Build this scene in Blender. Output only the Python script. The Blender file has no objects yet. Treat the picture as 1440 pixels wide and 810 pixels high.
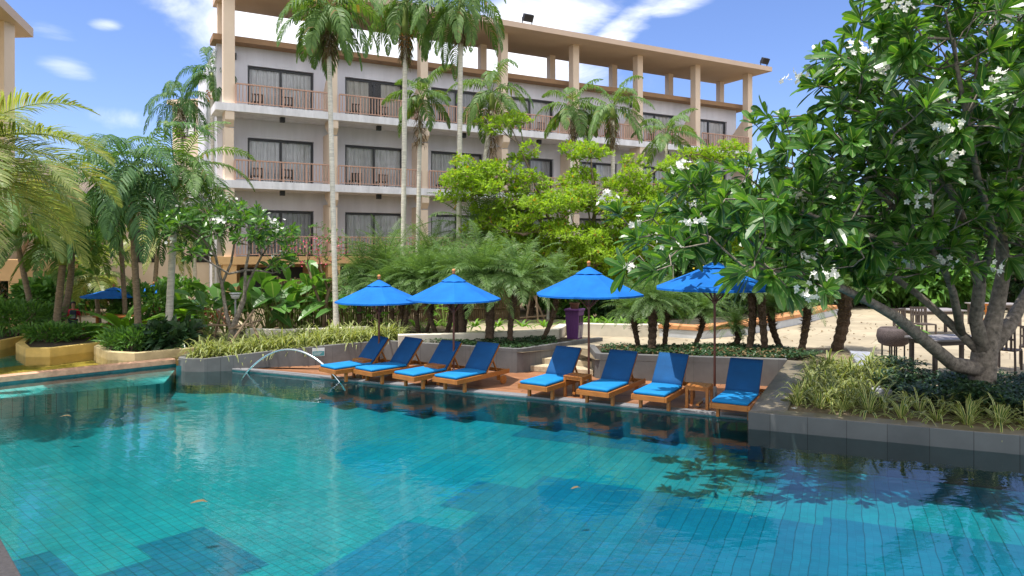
import bpy, math, random
from math import sin, cos, pi, radians, sqrt, atan2
from mathutils import Vector, Matrix, noise as mnoise
C = bpy.context.scene.collection
SC = bpy.context.scene
V = Vector

# ---------------------------------------------------------------- camera, sky, sun, exposure
HC = 3.1                                       # eye height above the wooden deck
cd = bpy.data.cameras.new('camera'); cam = bpy.data.objects.new('camera', cd); C.objects.link(cam)
cam.location = (0, 0, HC); cam.rotation_euler = (radians(90), 0, 0)
cd.lens = 25.0; cd.sensor_width = 36.0; cd.shift_y = -55/1440; cd.clip_start = 0.05; cd.clip_end = 2000
SC.camera = cam
SUN_DIR = V((-0.86*cos(radians(75)), -0.51*cos(radians(75)), sin(radians(75)))).normalized()
sl = bpy.data.lights.new('sun', 'SUN'); sl.energy = 3.7; sl.angle = radians(0.53); sl.color = (1.0, 0.955, 0.88)
so = bpy.data.objects.new('sun', sl); C.objects.link(so)
so.rotation_euler = (-SUN_DIR).to_track_quat('-Z', 'Y').to_euler()
SC.view_settings.view_transform = 'Standard'; SC.view_settings.look = 'None'
SC.view_settings.gamma = 1.0; SC.view_settings.use_curve_mapping = False
SC.view_settings.exposure = 0.8
SC.render.engine = 'CYCLES'
SC.cycles.max_bounces = 8; SC.cycles.transparent_max_bounces = 12; SC.cycles.diffuse_bounces = 4
SC.cycles.glossy_bounces = 4; SC.cycles.transmission_bounces = 6
SC.cycles.use_denoising = True
SC.cycles.caustics_reflective = False; SC.cycles.caustics_refractive = False

def at(px, py, z):                             # photo pixel -> point on the level z
    D = (HC - z) * 1000.0 / (py - 350.0)
    return V(((px - 720) / 1000.0 * D, D, z))
def atd(px, py, D):                            # photo pixel -> point at distance D
    return V(((px - 720) / 1000.0 * D, D, HC - (py - 350) / 1000.0 * D))

world = bpy.data.worlds.new('World'); SC.world = world; world.use_nodes = True
def build_world():
    nt = world.node_tree; N = nt.nodes; L = nt.links; N.clear()
    out = N.new('ShaderNodeOutputWorld'); bg = N.new('ShaderNodeBackground'); bg.inputs[1].default_value = 0.13
    sky = N.new('ShaderNodeTexSky'); sky.sky_type = 'NISHITA'; sky.sun_disc = False
    sky.sun_elevation = math.asin(SUN_DIR.z); sky.sun_rotation = atan2(SUN_DIR.x, SUN_DIR.y)
    sky.air_density = 1.0; sky.dust_density = 0.5; sky.ozone_density = 1.6; sky.altitude = 0
    tc = N.new('ShaderNodeTexCoord')
    def M(op, a, b=None, c=None):
        n = N.new('ShaderNodeMath'); n.operation = op
        for i, v in enumerate((a, b, c)):
            if v is None: continue
            if isinstance(v, (int, float)): n.inputs[i].default_value = v
            else: L.new(v, n.inputs[i])
        return n.outputs[0]
    def dot(vec):
        n = N.new('ShaderNodeVectorMath'); n.operation = 'DOT_PRODUCT'
        L.new(tc.outputs['Generated'], n.inputs[0]); n.inputs[1].default_value = vec
        return n.outputs['Value']
    # banks of cloud by compass direction: px, py, half width, half height, tilt, strength
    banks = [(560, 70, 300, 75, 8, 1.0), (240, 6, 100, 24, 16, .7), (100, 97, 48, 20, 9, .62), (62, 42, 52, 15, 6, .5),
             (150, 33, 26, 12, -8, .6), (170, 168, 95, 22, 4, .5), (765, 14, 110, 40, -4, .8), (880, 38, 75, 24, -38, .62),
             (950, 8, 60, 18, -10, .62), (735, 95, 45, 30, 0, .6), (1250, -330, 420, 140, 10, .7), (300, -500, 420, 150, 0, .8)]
    tot = None
    for px, py, a, b, tilt, s in banks:
        d = V(((px-720)/1000, 1, (350-py)/1000)); k = d.length; d.normalize()
        r = d.cross(V((0,0,1))).normalized(); u = r.cross(d).normalized(); t = radians(-tilt)
        r2 = r*cos(t)+u*sin(t); u2 = u*cos(t)-r*sin(t)
        x = M('MULTIPLY', dot(r2), 1000*k/a); y = M('MULTIPLY', dot(u2), 1000*k/b)
        q = M('ADD', M('MULTIPLY', x, x), M('MULTIPLY', y, y))
        front = M('GREATER_THAN', dot(d), 0.0)
        m = M('MULTIPLY', M('MULTIPLY', M('MAXIMUM', M('SUBTRACT', 1.0, M('MULTIPLY', q, 0.55)), 0.0), s), front)
        tot = m if tot is None else M('MAXIMUM', tot, m)
    for dv, lo, s in ((V((-.1,-.8,.6)), .25, 1.15), (V((.75,-.2,.63)), .72, .95), (V((-.85,-.1,.5)), .78, .9), (V((0,.1,1)), .80, .8)):  # out-of-view cloud banks, added as white fill light
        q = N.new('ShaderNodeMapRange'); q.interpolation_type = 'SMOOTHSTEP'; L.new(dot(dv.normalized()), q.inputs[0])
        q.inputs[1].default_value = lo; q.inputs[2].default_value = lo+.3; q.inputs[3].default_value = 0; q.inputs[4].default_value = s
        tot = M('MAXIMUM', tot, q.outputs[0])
    mp = N.new('ShaderNodeMapping'); L.new(tc.outputs['Generated'], mp.inputs[0]); mp.inputs['Scale'].default_value = (1.0, 1.0, 2.2)
    mp.inputs['Rotation'].default_value = (0, radians(12), 0)
    nz = N.new('ShaderNodeTexNoise'); L.new(mp.outputs[0], nz.inputs[0]); nz.inputs['Scale'].default_value = 5.5
    nz.inputs['Detail'].default_value = 9; nz.inputs['Roughness'].default_value = .58; nz.inputs['Distortion'].default_value = .5
    v = M('ADD', tot, M('MULTIPLY', M('SUBTRACT', nz.outputs[0], 0.5), 1.7))
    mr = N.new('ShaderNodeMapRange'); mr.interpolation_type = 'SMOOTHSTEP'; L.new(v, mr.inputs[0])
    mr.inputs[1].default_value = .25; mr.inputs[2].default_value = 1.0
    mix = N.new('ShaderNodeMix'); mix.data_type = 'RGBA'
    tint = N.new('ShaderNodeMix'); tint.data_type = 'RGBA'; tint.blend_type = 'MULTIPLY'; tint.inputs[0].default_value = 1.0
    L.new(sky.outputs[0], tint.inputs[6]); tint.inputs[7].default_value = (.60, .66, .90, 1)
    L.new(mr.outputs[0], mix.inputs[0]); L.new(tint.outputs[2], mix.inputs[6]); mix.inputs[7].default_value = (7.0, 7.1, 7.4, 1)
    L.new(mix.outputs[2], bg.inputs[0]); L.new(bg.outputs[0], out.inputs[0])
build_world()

# ---------------------------------------------------------------- mesh builder
class MB:
    def __init__(s): s.v=[]; s.f=[]; s.uv={}; s.mi={}; s.cur=0
    def vert(s, p): s.v.append((p[0],p[1],p[2])); return len(s.v)-1
    def face(s, ids, uv=None):
        s.f.append(tuple(ids)); i=len(s.f)-1
        if uv: s.uv[i]=uv
        if s.cur: s.mi[i]=s.cur
    def poly(s, pts): s.face([s.vert(p) for p in pts])
    def frame_box(s, o, x, y, z, a, b, c):      # box centred at o with half sizes a,b,c along x,y,z
        n=len(s.v)
        for k in (-1,1):
            for j in (-1,1):
                for i in (-1,1): s.vert(o + x*(a*i) + y*(b*j) + z*(c*k))
        for q in ((0,2,3,1),(4,5,7,6),(0,1,5,4),(2,6,7,3),(0,4,6,2),(1,3,7,5)): s.face([n+t for t in q])
    def box(s, x0,x1,y0,y1,z0,z1):
        s.frame_box(V(((x0+x1)/2,(y0+y1)/2,(z0+z1)/2)),V((1,0,0)),V((0,1,0)),V((0,0,1)),abs(x1-x0)/2,abs(y1-y0)/2,abs(z1-z0)/2)
    def beam(s, p, q, w, h, up=V((0,0,1))):     # square bar from p to q
        p=V(p); q=V(q); d=(q-p); l=d.length; d.normalize(); x=d.cross(up)
        if x.length<1e-4: x=V((1,0,0))
        x.normalize(); u=x.cross(d).normalized()
        s.frame_box((p+q)/2, x, d, u, w/2, l/2, h/2)
    def prism(s, pts, z0, z1):                  # z0,z1 number or list per point; CCW outline
        n=len(pts); Z0=z0 if hasattr(z0,'__len__') else [z0]*n; Z1=z1 if hasattr(z1,'__len__') else [z1]*n
        a=[s.vert((p[0],p[1],Z0[i])) for i,p in enumerate(pts)]; b=[s.vert((p[0],p[1],Z1[i])) for i,p in enumerate(pts)]
        s.face(b); s.face(a[::-1])
        for i in range(n):
            j=(i+1)%n; s.face((a[i],a[j],b[j],b[i]))
    def tube(s, pts, rad, n=6, cap=True, uvlen=False):
        pts=[V(p) for p in pts]; R=rad if hasattr(rad,'__len__') else [rad]*len(pts); rings=[]; ref=None
        for i,p in enumerate(pts):
            d=(pts[min(i+1,len(pts)-1)]-pts[max(i-1,0)])
            if d.length<1e-9: d=V((0,0,1))
            d.normalize()
            if ref is None:
                ref=d.cross(V((0,0,1)))
                if ref.length<.05: ref=V((1,0,0))
            x=(ref-d*ref.dot(d))
            if x.length<1e-5: x=d.orthogonal()
            x.normalize(); ref=x; y=d.cross(x)
            rings.append([s.vert(p+(x*cos(2*pi*k/n)+y*sin(2*pi*k/n))*R[i]) for k in range(n)])
        for i in range(len(rings)-1):
            for k in range(n):
                m=(k+1)%n; s.face((rings[i][k],rings[i][m],rings[i+1][m],rings[i+1][k]))
        if cap and n>2: s.face(rings[0][::-1]); s.face(rings[-1])
    def lathe(s, c, prof, n=16):                # prof: list of (r,z)
        c=V(c); rings=[]
        for r,z in prof: rings.append([s.vert(c+V((max(r,1e-4)*cos(2*pi*k/n),max(r,1e-4)*sin(2*pi*k/n),z))) for k in range(n)])
        for i in range(len(rings)-1):
            for k in range(n):
                m=(k+1)%n; s.face((rings[i][k],rings[i][m],rings[i+1][m],rings[i+1][k]))
        s.face(rings[0][::-1]); s.face(rings[-1])
    def ribbon(s, pts, side, widths, fold=0.0):  # leaf: centre line, side vectors, half widths, v-fold; uv u across
        n=len(pts); prev=None
        for i in range(n):
            p=V(pts[i]); sd=side[i] if isinstance(side,list) else side; w=widths[i]
            up=V((0,0,1)) if not isinstance(side,list) else V((0,0,1))
            if fold:
                cur=(s.vert(p-sd*w+up*(w*fold)), s.vert(p), s.vert(p+sd*w+up*(w*fold)))
            else: cur=(s.vert(p-sd*w), s.vert(p+sd*w))
            if prev:
                t0=(i-1)/(n-1); t1=i/(n-1)
                if fold:
                    s.face((prev[0],prev[1],cur[1],cur[0]),((0,t0),(.5,t0),(.5,t1),(0,t1)))
                    s.face((prev[1],prev[2],cur[2],cur[1]),((.5,t0),(1,t0),(1,t1),(.5,t1)))
                else: s.face((prev[0],prev[1],cur[1],cur[0]),((0,t0),(1,t0),(1,t1),(0,t1)))
            prev=cur
    def build(s, name, mat, parent=None, smooth=False, bevel=0):
        me=bpy.data.meshes.new(name); me.from_pydata(s.v,[],s.f)
        mats=mat if isinstance(mat,(list,tuple)) else [mat]
        for m in mats: me.materials.append(m)
        if s.mi:
            for i,k in s.mi.items(): me.polygons[i].material_index=k
        if s.uv:
            ul=me.uv_layers.new(name='uv').data
            for i,u in s.uv.items():
                for j,li in enumerate(me.polygons[i].loop_indices): ul[li].uv=u[j]
        if smooth: me.polygons.foreach_set('use_smooth',[True]*len(me.polygons))
        me.update()
        o=bpy.data.objects.new(name,me); C.objects.link(o)
        if parent is not None: o.parent=parent
        if bevel:
            b=o.modifiers.new('bevel','BEVEL'); b.width=bevel; b.segments=2; b.limit_method='ANGLE'
        return o
def tag(o, label=None, cat=None, group=None, kind=None):
    if label: o['label']=label
    if cat: o['category']=cat
    if group: o['group']=group
    if kind: o['kind']=kind
    return o
def thing(name, label, cat, loc=(0,0,0), rotz=0, group=None):
    o=bpy.data.objects.new(name,None); C.objects.link(o); o.empty_display_size=.2
    o.location=loc; o.rotation_euler=(0,0,rotz); return tag(o,label,cat,group)
def struct(mb, name, mat, smooth=False, bevel=0):
    return tag(mb.build(name,mat,None,smooth,bevel),kind='structure')
def dup(root, loc=None, rotz=None, label=None, group=None, scale=None):
    def rec(o,par):
        c=o.copy(); C.objects.link(c)
        if par is not None: c.parent=par
        for ch in kids.get(o.name,[]): rec(ch,c)
        return c
    kids={}
    for o in root.children_recursive: kids.setdefault(o.parent.name,[]).append(o)
    r=rec(root,None)
    if loc is not None: r.location=loc
    if rotz is not None: r.rotation_euler=(0,0,rotz)
    if scale is not None: r.scale=(scale,)*3 if not hasattr(scale,'__len__') else scale
    if label: r['label']=label
    if group: r['group']=group
    return r

# ---------------------------------------------------------------- materials
def nodes(name):
    m=bpy.data.materials.new(name); m.use_nodes=True; nt=m.node_tree
    return m, nt.nodes, nt.links, nt.nodes['Principled BSDF'], nt.nodes['Material Output']
def rgba(c): return (c[0],c[1],c[2],1)
def ramp(N, L, fac, stops):
    r=N.new('ShaderNodeValToRGB'); L.new(fac,r.inputs[0]); e=r.color_ramp.elements
    while len(e)>1: e.remove(e[-1])
    e[0].position=stops[0][0]; e[0].color=rgba(stops[0][1])
    for p,c in stops[1:]:
        k=e.new(p); k.color=rgba(c)
    return r.outputs[0]
def noise_tex(N, L, scale, detail=5, rough=.6, coord='Object', stretch=None):
    tc=N.new('ShaderNodeTexCoord'); src=tc.outputs[coord]
    if stretch:
        mp=N.new('ShaderNodeMapping'); mp.inputs['Scale'].default_value=stretch; L.new(src,mp.inputs[0]); src=mp.outputs[0]
    n=N.new('ShaderNodeTexNoise'); L.new(src,n.inputs[0]); n.inputs['Scale'].default_value=scale
    n.inputs['Detail'].default_value=detail; n.inputs['Roughness'].default_value=rough
    return n.outputs[0]
def mul(c,k): return tuple(min(1,x*k) for x in c)
def pbr(name, col, rough=.7, var=.2, scale=3, bump=0.0, bscale=None, col2=None, stretch=None, spec=.4, metal=0):
    m,N,L,P,O=nodes(name)
    f=noise_tex(N,L,scale,6,.62,stretch=stretch)
    L.new(ramp(N,L,f,[(.3,mul(col,1-var)),(.7,col2 or mul(col,1+var))]),P.inputs['Base Color'])
    P.inputs['Roughness'].default_value=rough; P.inputs['Specular IOR Level'].default_value=spec; P.inputs['Metallic'].default_value=metal
    if bump:
        f2=noise_tex(N,L,bscale or scale*8,4,stretch=stretch); b=N.new('ShaderNodeBump'); b.inputs['Strength'].default_value=bump; b.inputs['Distance'].default_value=.02
        L.new(f2,b.inputs['Height']); L.new(b.outputs[0],P.inputs['Normal'])
    return m
def leaf(name, c1, c2, trans=.35, rough=.45, tint=(1.5,1.6,.6), rib=None, edge=None, spec=.4, extra=None):
    m,N,L,P,O=nodes(name)
    g=N.new('ShaderNodeNewGeometry')
    stops=[(0,c1),(1,c2)] if not extra else [(0,c1),(.94,c2),(.975,c2),(.98,extra)]
    col=ramp(N,L,g.outputs['Random Per Island'],stops)
    if rib or edge:
        uv=N.new('ShaderNodeUVMap'); sx=N.new('ShaderNodeSeparateXYZ'); L.new(uv.outputs[0],sx.inputs[0])
        s=N.new('ShaderNodeMath'); s.operation='SUBTRACT'; L.new(sx.outputs[0],s.inputs[0]); s.inputs[1].default_value=.5
        a=N.new('ShaderNodeMath'); a.operation='ABSOLUTE'; L.new(s.outputs[0],a.inputs[0])
        mx=N.new('ShaderNodeMix'); mx.data_type='RGBA'; th=N.new('ShaderNodeMath'); L.new(a.outputs[0],th.inputs[0])
        if rib: th.operation='LESS_THAN'; th.inputs[1].default_value=.035; mx.inputs[7].default_value=rgba(rib)
        else: th.operation='GREATER_THAN'; th.inputs[1].default_value=.25; mx.inputs[7].default_value=rgba(edge)
        L.new(th.outputs[0],mx.inputs[0]); L.new(col,mx.inputs[6]); col=mx.outputs[2]
    L.new(col,P.inputs['Base Color']); P.inputs['Roughness'].default_value=rough; P.inputs['Specular IOR Level'].default_value=spec
    tr=N.new('ShaderNodeBsdfTranslucent'); mt=N.new('ShaderNodeMix'); mt.data_type='RGBA'; mt.blend_type='MULTIPLY'; mt.inputs[0].default_value=1
    L.new(col,mt.inputs[6]); mt.inputs[7].default_value=rgba(tint); L.new(mt.outputs[2],tr.inputs[0])
    ms=N.new('ShaderNodeMixShader'); ms.inputs[0].default_value=trans
    L.new(P.outputs[0],ms.inputs[1]); L.new(tr.outputs[0],ms.inputs[2]); L.new(ms.outputs[0],O.inputs[0])
    return m
def tiles(name, c1, c2, mortar, ang, w, h, msize, offset=0.0, rough=.3, bump=0, origin=(0,0,0), stain=0, coord='Object', wander=0, fine=0):
    m,N,L,P,O=nodes(name)
    tc=N.new('ShaderNodeTexCoord'); mp=N.new('ShaderNodeMapping'); L.new(tc.outputs[coord],mp.inputs[0])
    mp.vector_type='TEXTURE'; mp.inputs['Rotation'].default_value=(0,0,ang); mp.inputs['Location'].default_value=origin
    src=mp.outputs[0]
    if wander:
        nz=N.new('ShaderNodeTexNoise'); L.new(tc.outputs[coord],nz.inputs[0]); nz.inputs['Scale'].default_value=1.6; nz.inputs['Detail'].default_value=2
        sb=N.new('ShaderNodeVectorMath'); sb.operation='SUBTRACT'; L.new(nz.outputs[1],sb.inputs[0]); sb.inputs[1].default_value=(.5,.5,.5)
        ma=N.new('ShaderNodeVectorMath'); ma.operation='MULTIPLY_ADD'; L.new(sb.outputs[0],ma.inputs[0]); ma.inputs[1].default_value=(wander,)*3; L.new(src,ma.inputs[2]); src=ma.outputs[0]
    b=N.new('ShaderNodeTexBrick'); L.new(src,b.inputs[0]); b.offset=offset; b.squash=1
    b.inputs['Scale'].default_value=1; b.inputs['Brick Width'].default_value=w; b.inputs['Row Height'].default_value=h
    b.inputs['Mortar Size'].default_value=msize; b.inputs['Mortar Smooth'].default_value=.1; b.inputs['Bias'].default_value=0
    b.inputs['Color1'].default_value=rgba(c1); b.inputs['Color2'].default_value=rgba(c2); b.inputs['Mortar'].default_value=rgba(mortar)
    col=b.outputs[0]
    if fine:                                     # small mosaic inside the large joints
        b2=N.new('ShaderNodeTexBrick'); L.new(src,b2.inputs[0]); b2.offset=.5; b2.inputs['Scale'].default_value=1; b2.inputs['Brick Width'].default_value=fine; b2.inputs['Row Height'].default_value=h/2
        b2.inputs['Mortar Size'].default_value=.003; b2.inputs['Color1'].default_value=(1,1,1,1); b2.inputs['Color2'].default_value=(.72,.84,.88,1); b2.inputs['Mortar'].default_value=(.6,.7,.72,1)
        mf=N.new('ShaderNodeMix'); mf.data_type='RGBA'; mf.blend_type='MULTIPLY'; mf.inputs[0].default_value=1; L.new(col,mf.inputs[6]); L.new(b2.outputs[0],mf.inputs[7]); col=mf.outputs[2]
    if stain:
        f=noise_tex(N,L,.9,6,.65); sr=ramp(N,L,f,[(.3,(1-stain,)*3),(.7,(1,1,1))])
        mt=N.new('ShaderNodeMix'); mt.data_type='RGBA'; mt.blend_type='MULTIPLY'; mt.inputs[0].default_value=1
        L.new(col,mt.inputs[6]); L.new(sr,mt.inputs[7]); col=mt.outputs[2]
    L.new(col,P.inputs['Base Color']); P.inputs['Roughness'].default_value=rough
    if bump:
        bn=N.new('ShaderNodeBump'); bn.invert=True; bn.inputs['Strength'].default_value=bump; bn.inputs['Distance'].default_value=.01
        L.new(b.outputs['Fac'],bn.inputs['Height']); L.new(bn.outputs[0],P.inputs['Normal'])
    return m
def wood(name, c1, c2, rough=.45, ax=(1,1,1), scale=6, spec=.4):
    m,N,L,P,O=nodes(name)
    f=noise_tex(N,L,scale,6,.7,stretch=ax); f2=noise_tex(N,L,1.7,2)
    a=N.new('ShaderNodeMath'); a.operation='MULTIPLY_ADD'; L.new(f2,a.inputs[0]); a.inputs[1].default_value=.35; L.new(f,a.inputs[2])
    L.new(ramp(N,L,a.outputs[0],[(.45,c1),(.9,c2)]),P.inputs['Base Color'])
    P.inputs['Roughness'].default_value=rough; P.inputs['Specular IOR Level'].default_value=spec
    b=N.new('ShaderNodeBump'); b.inputs['Strength'].default_value=.15; b.inputs['Distance'].default_value=.01; L.new(f,b.inputs['Height']); L.new(b.outputs[0],P.inputs['Normal'])
    return m
def water_mat(name, tint, bump=.06):
    m,N,L,P,O=nodes(name); N.remove(P)
    fr=N.new('ShaderNodeFresnel'); fr.inputs[0].default_value=1.333
    t=N.new('ShaderNodeBsdfTransparent'); t.inputs[0].default_value=rgba(tint)
    g=N.new('ShaderNodeBsdfGlossy'); g.inputs['Roughness'].default_value=.015; g.inputs[0].default_value=(1,1,1,1)
    n1=noise_tex(N,L,2.3,3,.5,stretch=(1,1.5,1)); n2=noise_tex(N,L,9,2,.5,stretch=(1,1.3,1))
    a=N.new('ShaderNodeMath'); a.operation='MULTIPLY_ADD'; L.new(n2,a.inputs[0]); a.inputs[1].default_value=.22; L.new(n1,a.inputs[2])
    b=N.new('ShaderNodeBump'); b.inputs['Strength'].default_value=bump; b.inputs['Distance'].default_value=.12; L.new(a.outputs[0],b.inputs['Height'])
    L.new(b.outputs[0],g.inputs['Normal']); L.new(b.outputs[0],fr.inputs['Normal'])
    ms=N.new('ShaderNodeMixShader'); L.new(fr.outputs[0],ms.inputs[0]); L.new(t.outputs[0],ms.inputs[1]); L.new(g.outputs[0],ms.inputs[2])
    L.new(ms.outputs[0],O.inputs[0]); return m
def glass_mat(name, tint):
    m,N,L,P,O=nodes(name); N.remove(P)
    fr=N.new('ShaderNodeFresnel'); fr.inputs[0].default_value=1.5
    t=N.new('ShaderNodeBsdfTransparent'); t.inputs[0].default_value=rgba(tint); g=N.new('ShaderNodeBsdfGlossy'); g.inputs['Roughness'].default_value=.02
    ms=N.new('ShaderNodeMixShader'); L.new(fr.outputs[0],ms.inputs[0]); L.new(t.outputs[0],ms.inputs[1]); L.new(g.outputs[0],ms.inputs[2]); L.new(ms.outputs[0],O.inputs[0]); return m

AZ1 = radians(25.2)                              # pool edge direction on the right
AZ2 = radians(42.0)                              # tile direction on the left
m_floorR = tiles('pool tile right', (0.002,0.201,0.250), (0.007,0.238,0.287), (.005,.115,.14), -AZ1+pi/2, 60, .2, .007, 0, .35, wander=.06, fine=.07, stain=.25)  # floor tile colours deepened to stand in for shade over the pool
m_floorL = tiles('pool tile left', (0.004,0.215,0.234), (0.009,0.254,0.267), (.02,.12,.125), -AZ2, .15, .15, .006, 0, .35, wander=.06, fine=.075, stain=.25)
m_darkR = tiles('dark pool tile right', (0.002,0.132,0.218), (0.006,0.161,0.253), (.004,.085,.125), -AZ1+pi/2, 60, .2, .007, 0, .35, wander=.06, fine=.07, stain=.3)
m_darkL = tiles('dark pool tile left', (0.002,0.109,0.178), (0.006,0.138,0.207), (.010,.06,.085), -AZ2, .15, .15, .007, 0, .35, wander=.06, fine=.075, stain=.3)
m_poolwall = pbr('pool wall tile', (.010,.105,.125), .35, .3, 6, 0, col2=(.016,.15,.165))
m_water = water_mat('pool water', (.80,.97,.98), .055)
m_kidwater = water_mat('shallow water', (.93,.98,.95), .05)
m_yellowtile = pbr('yellow pool floor', (.52,.36,.06), .5, .25, 2.5)
m_granite = pbr('grey granite coping', (.20,.20,.21), .55, .3, 60, .1, 90)
m_copper = pbr('terracotta coping', (.55,.32,.21), .6, .3, 5, .1, 40)
m_deck = tiles('teak decking', (.30,.125,.055), (.42,.20,.10), (.05,.02,.012), -AZ1, 1.9, .13, .007, .37, .5, .5, stain=.35)
m_concrete = tiles('weathered grey render', (.15,.148,.15), (.18,.178,.175), (.11,.11,.11), 0, 1.2, .3, .004, .5, .85, .15, stain=.5)  # grey lowered so the wall colour carries some of the shade
m_planterR = tiles('dark stone planter', (.085,.09,.095), (.11,.115,.118), (.04,.04,.04), -AZ1, .6, 3, .006, 0, .45, .2, stain=.35)
m_wetstone = pbr('wet brown stone kerb', (.17,.14,.095), .35, .35, 3, .1, 40)
m_soil = pbr('planter soil', (.05,.035,.022), .95, .5, 9, .6, 30)
m_ground = pbr('garden soil', (.17,.13,.08), .95, .4, 2, .5, 20)
m_path = tiles('beige sandstone paving', (.38,.315,.215), (.46,.385,.27), (.24,.195,.13), -radians(35), 2.4, 1.2, .012, .3, .8, .1, stain=.4)
m_step = pbr('sandstone step', (.46,.38,.26), .8, .3, 8, .2, 30)
m_palewall = pbr('pale rendered kerb', (.62,.57,.47), .8, .15, 2, .1, 30)
m_yellowwall = pbr('ochre planter wall', (.60,.42,.13), .7, .2, 2)
m_tanwall = pbr('tan planter wall', (.50,.40,.22), .75, .25, 2)
m_orangecap = pbr('terracotta ledge', (.52,.24,.10), .7, .25, 3)
m_greywall = pbr('light grey ledge', (.50,.52,.55), .7, .15, 2)
m_lilac = pbr('lilac render', (.68,.675,.735), .85, .09, 1.1, stretch=(1.6,1.6,.22))
m_cream = pbr('cream render', (.74,.60,.47), .85, .06, .8)
m_peach = pbr('peach render', (.66,.42,.20), .85, .1, .8)
m_soffit = pbr('brown soffit', (.60,.46,.36), .85, .05, 1)
m_slab = pbr('white slab edge', (.76,.75,.78), .8, .16, 1.3, stretch=(2.2,2.2,.5))
m_capbrown = pbr('brown parapet cap', (.33,.20,.11), .8, .1, 2)
m_rail = pbr('brown painted rail', (.52,.32,.24), .55, .1, 5)
m_wframe = pbr('charcoal window frame', (.035,.037,.045), .4, .1, 5)
m_curtain = pbr('pale curtain', (.86,.85,.85), .9, .08, 3)
m_glass = glass_mat('window glass', (.93,.94,.96))
m_black = pbr('black metal', (.02,.02,.022), .5, .2, 8)
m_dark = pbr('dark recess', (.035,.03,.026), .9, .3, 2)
m_rattan = pbr('dark rattan', (.03,.026,.024), .6, .3, 60, .3, 120)
m_teak = wood('oiled teak', (.25,.080,.014), (.47,.18,.038), .42, (1,9,9), 3)
m_teakdark = wood('red brown pole', (.10,.028,.018), (.17,.05,.03), .35, (9,9,1), 3)
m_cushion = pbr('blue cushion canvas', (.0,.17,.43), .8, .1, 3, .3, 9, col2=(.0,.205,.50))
m_cushionshade = pbr('shade toned cushion canvas', (.0,.06,.185), .85, .15, 3, .3, 9)  # back cushions darker than seats: parasol shade put into the colour
m_canvas = pbr('blue parasol canvas', (.0,.135,.52), .85, .10, 2.2, .35, 5, col2=(.004,.175,.60))
def glow(m, col, k):
    nt=m.node_tree; N=nt.nodes; L=nt.links; P=N['Principled BSDF']; O=N['Material Output']; t=N.new('ShaderNodeBsdfTranslucent'); t.inputs[0].default_value=rgba(col)
    s=N.new('ShaderNodeMixShader'); s.inputs[0].default_value=k; L.new(P.outputs[0],s.inputs[1]); L.new(t.outputs[0],s.inputs[2]); L.new(s.outputs[0],O.inputs[0])
glow(m_canvas,(.0,.16,.7),.22)
m_finial = wood('orange finial', (.42,.15,.05), (.6,.25,.09), .4)
m_base = pbr('grey parasol base', (.3,.3,.31), .6, .2, 10)
m_steel = pbr('polished steel', (.75,.77,.80), .16, .03, 3, metal=1)
m_barkpale = pbr('ringed pale palm bark', (.62,.58,.50), .85, .25, 7, .35, 20, stretch=(.6,.6,3.5))
m_barkbrown = pbr('brown palm bark', (.20,.15,.10), .9, .45, 9, .6, 22, stretch=(1,1,3))
m_barkshag = pbr('shaggy dark palm bark', (.085,.055,.035), .95, .5, 18, 1.0, 26, stretch=(1,1,2.2))
m_frangibark = pbr('grey frangipani bark', (.19,.16,.13), .9, .6, 11, 1.0, 30)
m_barktree = pbr('tree bark', (.17,.13,.09), .9, .4, 8, .5, 25)
m_stick = wood('weathered stake', (.13,.09,.055), (.24,.17,.11), .8, (6,6,1), 4)
m_shaft = pbr('green crown shaft', (.20,.26,.06), .5, .25, 4)
m_palm = leaf('palm leaflet', (0.065,0.143,0.031), (0.143,0.247,0.065), .38, .55, (1.6,1.5,.5), extra=(.22,.17,.06))
m_palmdark = leaf('dark palm leaflet', (0.031,0.093,0.031), (0.085,0.187,0.051), .32, .6, (1.5,1.5,.5))
m_palmgold = leaf('golden palm leaflet', (0.143,0.209,0.055), (0.330,0.363,0.132), .42, .4, (1.4,1.4,.6), extra=(.42,.33,.13))
m_date = leaf('feathery palm leaflet', (0.075,0.161,0.040), (0.172,0.276,0.081), .38, .45, (1.5,1.5,.6))
m_frangi = leaf('frangipani leaf', (.018,.07,.02), (.10,.24,.04), .36, .28, (1.9,1.8,.5), rib=(.26,.34,.12), spec=.6)
m_tree = leaf('lime tree leaf', (.18,.30,.03), (.31,.45,.05), .52, .5, (1.5,1.5,.45), extra=(.42,.24,.03), spec=.25)
m_bush = leaf('bush leaf', (0.048,0.136,0.029), (0.128,0.272,0.048), .3, .45, (1.6,1.6,.5))
m_bushbright = leaf('bright bush leaf', (.08,.20,.02), (.18,.34,.04), .4, .45, (1.5,1.5,.5))
m_bigleaf = leaf('broad leaf', (0.061,0.162,0.038), (0.149,0.324,0.061), .35, .35, (1.7,1.6,.5), rib=(.20,.30,.12))
m_darkleaf = leaf('dark ground leaf', (0.017,0.049,0.021), (0.049,0.098,0.035), .2, .35, (1.5,1.5,.5))
m_strap = leaf('variegated strap leaf', (.05,.11,.025), (.11,.19,.04), .35, .45, (1.4,1.4,.6), edge=(.50,.50,.20))
m_red = leaf('reddish leaf', (.16,.05,.03), (.34,.12,.06), .3, .5, (1.3,1,.6))
m_petal = leaf('white petal', (.80,.79,.72), (.87,.86,.80), .25, .5, (1,1,1))
m_pinkpetal = leaf('pink bract', (.65,.03,.12), (.80,.08,.20), .3, .5, (1,1,1))
m_yellowpetal = leaf('yellow flower', (.75,.50,.02), (.85,.65,.05), .3, .5, (1,1,1))
m_fruit = pbr('orange palm fruit', (.60,.22,.03), .5, .3, 10)
m_straw = leaf('dry hanging fibre', (.10,.07,.035), (.22,.15,.07), .2, .9, (1,1,1))
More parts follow.
